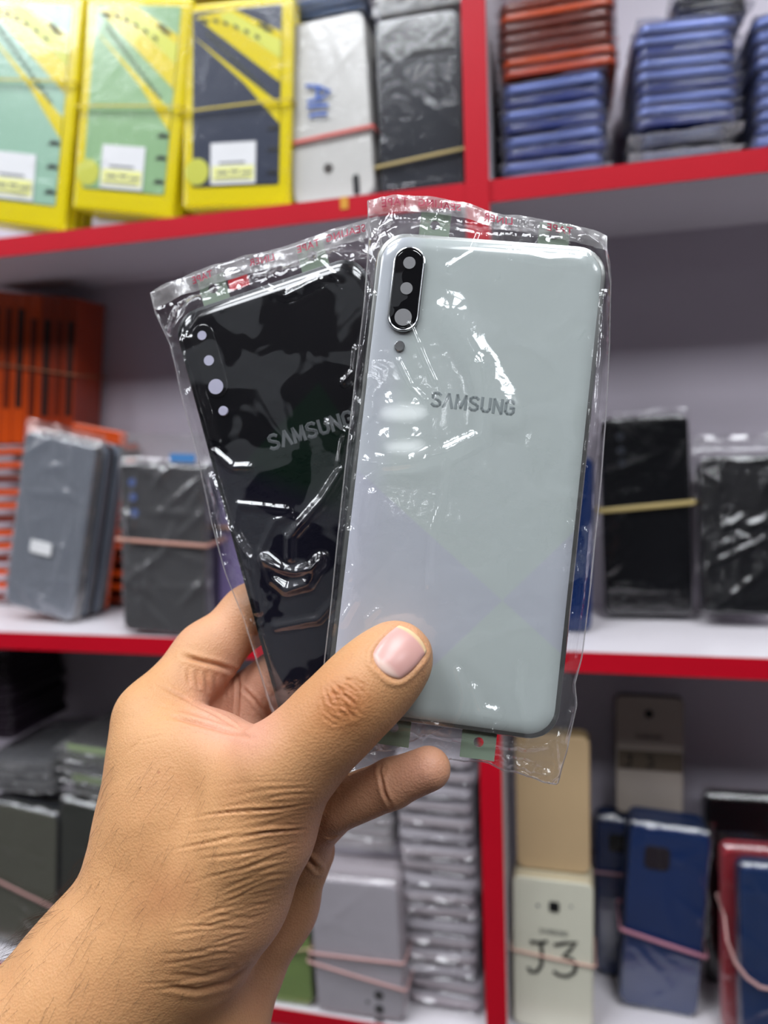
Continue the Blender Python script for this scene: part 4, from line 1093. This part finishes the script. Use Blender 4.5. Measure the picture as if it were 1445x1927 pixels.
# ---------------------------------------------------------------- middle left
zs = z_for(110, 836, .725)
flat_stack(-22, 236, 836, .725, ZM, 12, .052, M_orangedk, M_orange, lambda k, n: f'{ORD[k]} flat orange packet in the stack behind the dark grey covers', 'flat orange packets', seed=14, film=False, cat='packet', name='orange_packet', mats=[M_orange, M_orange, M_orangedk], jit=.004, mg=.001)
edges = [-24, 4, 26, 50, 76, 100, 122, 143]
for i in range(7):
    fr = Fr(edges[i] - 6, edges[i + 1] - 6, (edges[i] + edges[i + 1]) / 2 + 4, 551 + 2 * i, .728, zs + .001)
    T = thing('orange_packet', f'orange packet standing on its edge, {["far left one, partly cut off", "second from the left", "third from the left", "fourth from the left", "fifth from the left", "sixth from the left", "rightmost of its row"][i]}', 'packet', fr.mw, 'upright orange packets')
    MB().slab(fr.w * .94, fr.h, .05, .0012, .001, 3).build('spine', M_orange if i < 4 else m_('burnt_orange', (150, 48, 14), rough=.35, coat=.3), T)
    MB().slab(fr.w * .5, fr.h * .66, .001, .001, .0003, 2, y0=-.0005, z0=fr.h * (.24 if i < 3 else .18)).build('dark_window', M_orangedk if i % 2 else m_('brown_black', (40, 20, 16), rough=.35), T)
f0 = Fr(-30, 140, 60, 552, .728, zs)
zz_ = f0.loc(60, 692)[1]; ribbon_band(f0, zz_ + .002, zz_ - .004, f0.w + .004, -.003, .053, m_('brown_rubber', (150, 92, 60), rough=.6), 'brown rubber band round the upright orange packets', hgt=.0010)
fo = Fr(112, 190, 186, 815, .7135, ZM + .003)
T = thing('orange_packet', 'orange packet leaning behind the dark grey covers', 'packet', fo.mw)
MB().slab(fo.w * 1.25, fo.h, .006, .004, .002).build('sleeve_card', M_orange, T)
fg = Fr(10, 140, 117, 846, .664, ZM, lean=.004)
G = standing(fg, 3, ['steel grey wrapped cover with small white label, front of the leaning group', 'middle dark cover of the leaning group by the orange packets', 'rear dark cover of the leaning group by the orange packets'], M_steel, M_black, t=.0100, pitch=.0155, shift=.004, amp=.0045, m_film=M_filmst, mtop=.012, mg=.005, group='dark leaning covers', ncr=24)
x, z = fg.loc(80, 1030); MB().slab(.026, .014, .0006, .002, .0002, y0=-.0030, x0=x, z0=z - .007).build('paper_label', M_sticker, G)
fd = Fr(234, 388, 304, 880, .630, ZM)
Dk = standing(fd, 3, ['dark charcoal wrapped cover with blue camera rings, pink band round it', 'second dark cover behind the blue ringed one', 'rear dark cover behind the blue ringed one'], m_('charcoal_gloss', (40, 40, 46), rough=.22, coat=.5), M_black, t=.009, pitch=.011, amp=.0045, m_film=M_filmst, mtop=.028, mg=.004, group='charcoal covers with pink band', ncr=28)
dots(Dk, fd, [(249, 908, .0042), (251, 936, .0042), (254, 965, .0044)], m_('blue_ring', (54, 84, 150), rough=.3))
x, z = fd.loc(345, 862); MB().slab(.026, .008, .0006, .001, .0002, y0=-.002, x0=x, z0=z - .004).build('blue_tape', m_('blue_tape', (70, 130, 190), rough=.5), Dk)
zz_ = fd.loc(306, 1019)[1]; ribbon_band(fd, zz_, zz_ - .001, fd.w + .006, -.0045, .038, m_('peach_rubber', (196, 146, 130), rough=.6), 'peach pink rubber band round the charcoal covers', hgt=.0020)
fl = Fr(384, 520, 452, 880, .668, ZM)
Li = standing(fl, 2, ['lilac phone cover seen between the charcoal covers and the held black cover', 'second lilac cover behind the front lilac one'], M_lilac, m_('lilac_frame', (140, 126, 176), rough=.4), group='lilac covers', mtop=.006)
dots(Li, fl, [(394, 912, .0036), (396, 944, .0038)], m_('teal_ring', (32, 84, 110), rough=.3))
zz_ = fl.loc(400, 990)[1]; ribbon_band(fl, zz_, zz_, fl.w + .006, -.004, .022, m_('tan_orange_rubber', (206, 150, 110), rough=.6), 'tan orange rubber band round the lilac covers', hgt=.0018)
# ---------------------------------------------------------------- middle right
fc = Fr(1138, 1304, 1210, 792, .736, ZM, lean=.012)
K = standing(fc, 2, ['black phone cover with three small lenses and a tan band, on the middle shelf', 'second black cover behind the tan banded one'], M_black, M_black, t=.009, pitch=.013, group='black covers with tan band', amp=.0020, mtop=.006, ncr=16)
dots(K, fc, [(1166, 822, .0042), (1168, 848, .0042), (1170, 872, .0042)], M_darkgrey, y0=-.002)
zz_ = fc.loc(1220, 955)[1]; ribbon_band(fc, zz_ - .002, zz_ + .004, fc.w + .006, -.0045, .026, M_bandtan, 'tan rubber band round the black covers on the middle shelf', hgt=.0024)
fe = Fr(1326, 1485, 1392, 884, .712, ZM, lean=.040)
standing(fe, 2, ['glossy black cover in shiny plastic at the right edge of the middle shelf', 'second glossy black cover at the right edge'], M_black, M_black, t=.009, pitch=.0145, amp=.0022, mtop=.020, mg=.006, group='glossy black covers at right edge', ncr=22)
fbl = Fr(985, 1113, 1052, 862, .685, ZM)
standing(fbl, 1, ['dark blue cover peeking out right of the held white cover'], M_navy, M_navyframe, film=False)
# ---------------------------------------------------------------- bottom left
fz = Fr(-30, 104, 38, 1530, .648, ZB)
standing(fz, 4, ['olive grey wrapped cover with pink band at the left picture edge, lower shelf', 'second olive grey cover at the left edge', 'third olive grey cover at the left edge', 'rear olive grey cover at the left edge'], M_olive, M_darkgrey, t=.010, pitch=.0125, amp=.003, mtop=.006, group='olive grey covers', ncr=20)
zz_ = fz.loc(50, 1672)[1]; ribbon_band(fz, zz_ + .010, zz_ - .012, fz.w + .006, -.0045, .052, m_('dusty_pink_rubber', (190, 146, 140), rough=.6), 'dusty pink rubber band round the olive grey covers', hgt=.0020)
fz2 = Fr(112, 262, 190, 1532, .652, ZB)
standing(fz2, 4, ['dark olive wrapped cover just left of the wrist, lower shelf', 'second dark olive cover left of the wrist', 'third dark olive cover left of the wrist', 'rear dark olive cover left of the wrist'], m_('dark_olive', (58, 60, 56), rough=.3, coat=.4), M_black, t=.010, pitch=.0125, amp=.003, mtop=.006, group='dark olive covers', ncr=20)
z4 = max(fz.o[2] + fz.h, fz2.o[2] + fz2.h) + .007
flat_stack(-40, 108, 1432, .650, z4, 4, .12, M_darkgrey, M_darkgrey, lambda k, n: f'{ORD[k]} dark wrapped cover lying on the olive grey covers', 'dark covers lying lower left', seed=21, amp=.005, mg=.008, tilt=-.04)
flat_stack(112, 262, 1408, .655, z4, 5, .12, M_black, M_darkgrey, lambda k, n: f'{ORD[k]} black wrapped cover lying on the dark olive covers', 'black covers lying lower left', seed=22, amp=.005, mg=.008, tilt=.06, mats=[M_leaf, M_black, M_darkgrey])
z5 = z_for(30, 1424, .66) + .010
flat_stack(-95, 22, 1232, .672, z5, 11, .10, m_('plum_black', (30, 22, 32), rough=.35), m_('plum_edge', (36, 26, 36), rough=.35), lambda k, n: f'{ORD[k]} plum black cover in the pile at the left edge', 'plum black pile', seed=23, film=False)
fgn = Fr(470, 590, 512, 1612, .634, ZB)
standing(fgn, 3, ['leaf green wrapped cover beside the wrist on the lower shelf', 'second leaf green cover', 'rear leaf green cover'], M_leaf, m_('green_frame', (96, 116, 66), rough=.35), group='leaf green covers', mtop=.006)
zz_ = fgn.loc(560, 1790)[1]; ribbon_band(fgn, zz_ - .012, zz_ + .008, fgn.w + .006, -.004, .031, m_('sand_rubber', (176, 160, 120), rough=.6), 'sand coloured rubber band round the leaf green covers', hgt=.0014)
fgl = Fr(598, 762, 662, 1662, .630, ZB + .003)
Gl = standing(fgl, 4, ['grey lilac wrapped cover with two pink bands on the lower shelf', 'second grey lilac cover behind the pink banded one', 'third grey lilac cover behind the pink banded one', 'rear grey lilac cover behind the pink banded one'], M_greylilac, M_pinkgrey, t=.0095, pitch=.0115, amp=.0022, mtop=.016, group='grey lilac covers', ncr=12)
dots(Gl, fgl, [(713, 1872, .0046), (714, 1898, .0046), (714, 1922, .0046), (692, 1884, .0016)], m_('lens_dark_grey', (70, 70, 72), rough=.3))
zz_ = fgl.loc(665, 1797)[1]
ribbon_band(fgl, zz_, zz_, fgl.w + .006, -.0045, .048, M_bandpink, 'upper level pink band round the grey lilac covers', 'pink bands on grey lilac covers', hgt=.0018)
zz_ = fgl.loc(665, 1826)[1]
ribbon_band(fgl, zz_ + .008, zz_ - .010, fgl.w + .008, -.006, .049, M_bandpink, 'lower slanting pink band round the grey lilac covers', 'pink bands on grey lilac covers', hgt=.0018)
zg = fgl.o[2] + fgl.h + .018
flat_stack(590, 745, 1500, .655, zg, 5, .12, M_greylilac, M_pinkgrey, lambda k, n: f'{ORD[k]} pale cover lying on top of the grey lilac covers', 'pale covers lying on grey lilac stack', seed=25, amp=.005)
flat_stack(752, 908, 1428, .648, ZB + .002, 17, .13, M_greylilac, M_pinkgrey, lambda k, n: f'{ORD[k]} pink grey cover in the tall pile left of the red post', 'tall pink grey pile', seed=26, amp=.005, t=.0072, m_film=M_film, mats=[M_pinkgrey, M_pinkgrey, M_greylilac], yawj=.05, jit=.003)
# ---------------------------------------------------------------- bottom right
fj = Fr(966, 1116, 1040, 1657, .652, ZB)
J = standing(fj, 4, ['cream white phone cover with J3 written in black marker', 'second cream cover behind the J3 one', 'third cream cover behind the J3 one', 'rear cream cover behind the J3 one'], M_cream, m_('cream_frame', (180, 168, 140), rough=.4), film=False, group='cream covers', r=.007)
q = lambda x, y: fj.loc(900 + x / 2.651, 1280 + y / 2.651)
strokes(J, [[q(258, 1300), q(300, 1306), q(345, 1300)], [q(312, 1306), q(318, 1360), q(314, 1420), q(290, 1452), q(262, 1450), q(248, 1428)],
            [q(378, 1318), q(430, 1308), q(488, 1304), q(455, 1345), q(424, 1374), q(466, 1386), q(488, 1415), q(478, 1455), q(440, 1474), q(400, 1466), q(374, 1448)]], .0017, M_ink, 'marker_writing', -.0012)
x, z = q(378, 1128); MB().slab(.0092, .0100, .0012, .002, .0004, y0=-.0014, x0=x, z0=z - .005).build('camera_window', M_ink, J)
dots(J, fj, [(900 + 297 / 2.651, 1280 + 1122 / 2.651, .0016), (900 + 462 / 2.651, 1280 + 1128 / 2.651, .0012)], M_inkgrey, 'small_hole', -.0010)
x, z = q(375, 1254); brand_logo(J, x, z, .0245, 0, m_('logo_pale_grey', (140, 140, 132), rough=.4), -.0009)
zz_ = fj.loc(1040, 1800)[1]; ribbon_band(fj, zz_ + .003, zz_ - .003, fj.w + .002, -.0022, .038, m_('pale_pink_rubber', (222, 176, 160), rough=.6), 'thin pale pink band round the cream J3 covers', hgt=.0010)
fgd = Fr(972, 1112, 1038, 1384, .664, fj.o[2] + fj.h + .0005)
Gd = standing(fgd, 2, ['champagne gold phone cover standing on the cream J3 covers', 'second gold cover behind the front gold one'], M_gold, m_('gold_frame', (150, 128, 92), rough=.35, metal=.4), film=False, group='gold covers', r=.008)
fn = Fr(1122, 1292, 1206, 1550, .735, ZB)
N_ = standing(fn, 3, ['dark blue cover behind the front blue cover, lower right', 'second dark blue cover in the back row', 'rear dark blue cover in the back row'], M_navy, M_navyframe, pitch=.010, group='rear dark blue covers', mtop=.004)
x, z = fn.loc(1164, 1586); MB().slab(.019, .019, .0012, .004, .0004, y0=-.0016, x0=x, z0=z - .0095).build('camera_window', M_black, N_)
zz_ = fn.loc(1150, 1640)[1]; ribbon_band(fn, zz_, zz_, fn.w + .006, -.004, .032, m_('mauve_rubber', (168, 128, 140), rough=.6), 'mauve rubber band round the rear dark blue covers', hgt=.0016)
fbe = Fr(1158, 1286, 1222, 1312, .742, fn.o[2] + fn.h + .005)
Be = standing(fbe, 1, ['grey beige phone cover marked J3 on dark tape, standing at the back'], M_beige, m_('dark_bezel', (44, 40, 42), rough=.4), film=False, r=.007)
x, z = fbe.loc(1221, 1343); MB().disc(x, z, .0042, -.0016, .0002, 18, .0003).build('camera_lens', M_ink, Be)
x, z = fbe.loc(1221, 1386); brand_logo(Be, x, z, .024, 0, m_('logo_brown_grey', (120, 108, 100), rough=.4), -.0009)
(x, z), (x2, z2) = fbe.loc(1221, 1449), fbe.loc(1221, 1413)
tp = MB().box(-fbe.w / 2 + .002, fbe.w / 2 - .001, -.0010, -.0003, z, z2).build('dark_tape', m_('brown_tape', (96, 84, 72), rough=.35), Be, smooth=False)
q = lambda x, y: fbe.loc(900 + x / 2.651, 1280 + y / 2.651)
strokes(tp, [[q(740, 372), q(768, 372)], [q(758, 372), q(758, 415), q(745, 430), q(732, 418)], [q(838, 375), q(872, 374), q(855, 396), q(874, 408), q(866, 428), q(838, 428)]], .0011, M_ink, 'marker_writing', -.0014)
ff = Fr(1164, 1312, 1262, 1566, .694, ZB)
Fb = standing(ff, 4, ['blue phone cover with square camera window, pink band, front of lower right', 'second blue cover behind the pink banded one', 'third blue cover behind the pink banded one', 'rear blue cover behind the pink banded one'], m_('royal_navy', (22, 50, 102), rough=.22, coat=.6), M_navyframe, pitch=.0092, group='front blue covers', mtop=.010, amp=.0024, ncr=18)
x, z = ff.loc(1236, 1614); MB().slab(.0225, .0225, .0014, .005, .0004, y0=-.0018, x0=x, z0=z - .011).build('camera_window', m_('window_dark', (40, 34, 40), rough=.25), Fb)
zz_ = ff.loc(1250, 1768)[1]; ribbon_band(ff, zz_ + .006, zz_ - .008, ff.w + .006, -.0045, .039, m_('rose_rubber', (196, 132, 150), rough=.6), 'rose pink rubber band round the front blue covers', hgt=.0020)
fr2 = Fr(1362, 1520, 1440, 1606, .676, ZB)
standing(fr2, 2, ['deep red wrapped cover at the right edge behind the blue one', 'rear deep red cover at the right edge'], M_redph, m_('red_frame', (160, 52, 62), rough=.35), group='deep red covers', mtop=.014, amp=.003)
fr3 = Fr(1396, 1560, 1474, 1640, .656, ZB)
standing(fr3, 2, ['blue wrapped cover at the right picture edge, lower shelf', 'second blue cover at the right edge, lower shelf'], m_('ocean_blue', (28, 54, 100), rough=.22, coat=.6), M_navyframe, group='right edge blue covers', mtop=.020, amp=.003, pitch=.0095)
pts = []
for (px, py, Y_) in [(1363, 1725, .668), (1368, 1770, .652), (1384, 1812, .648), (1405, 1840, .648), (1430, 1858, .648), (1470, 1866, .648), (1530, 1862, .648)]:
    pts.append(at_y(px, py, Y_))
xr_ = at_y(1566, 1850, .655); pts += [(xr_[0], .66, xr_[2]), (xr_[0], .70, xr_[2]), (x_for(1450, .70, pts[0][2]), .702, pts[0][2]), (pts[0][0] - .001, .70, pts[0][2]), ]
c0 = np.array(pts[0]); o = MB().tube([np.array(p) - c0 for p in pts], .0009, 8, closed=True, sq=1.9).build('rubber_band', M_bandpink); o.location = tuple(c0)
tag(o, 'loose pink rubber band curving across the covers at the right edge', 'rubber band')
fbk = Fr(1330, 1490, 1408, 1506, .745, ZB)
standing(fbk, 2, ['black wrapped cover at the back of the lower right corner', 'rear black wrapped cover of the lower right corner'], M_black, M_black, group='black covers at lower right', mtop=.010, pitch=.010)
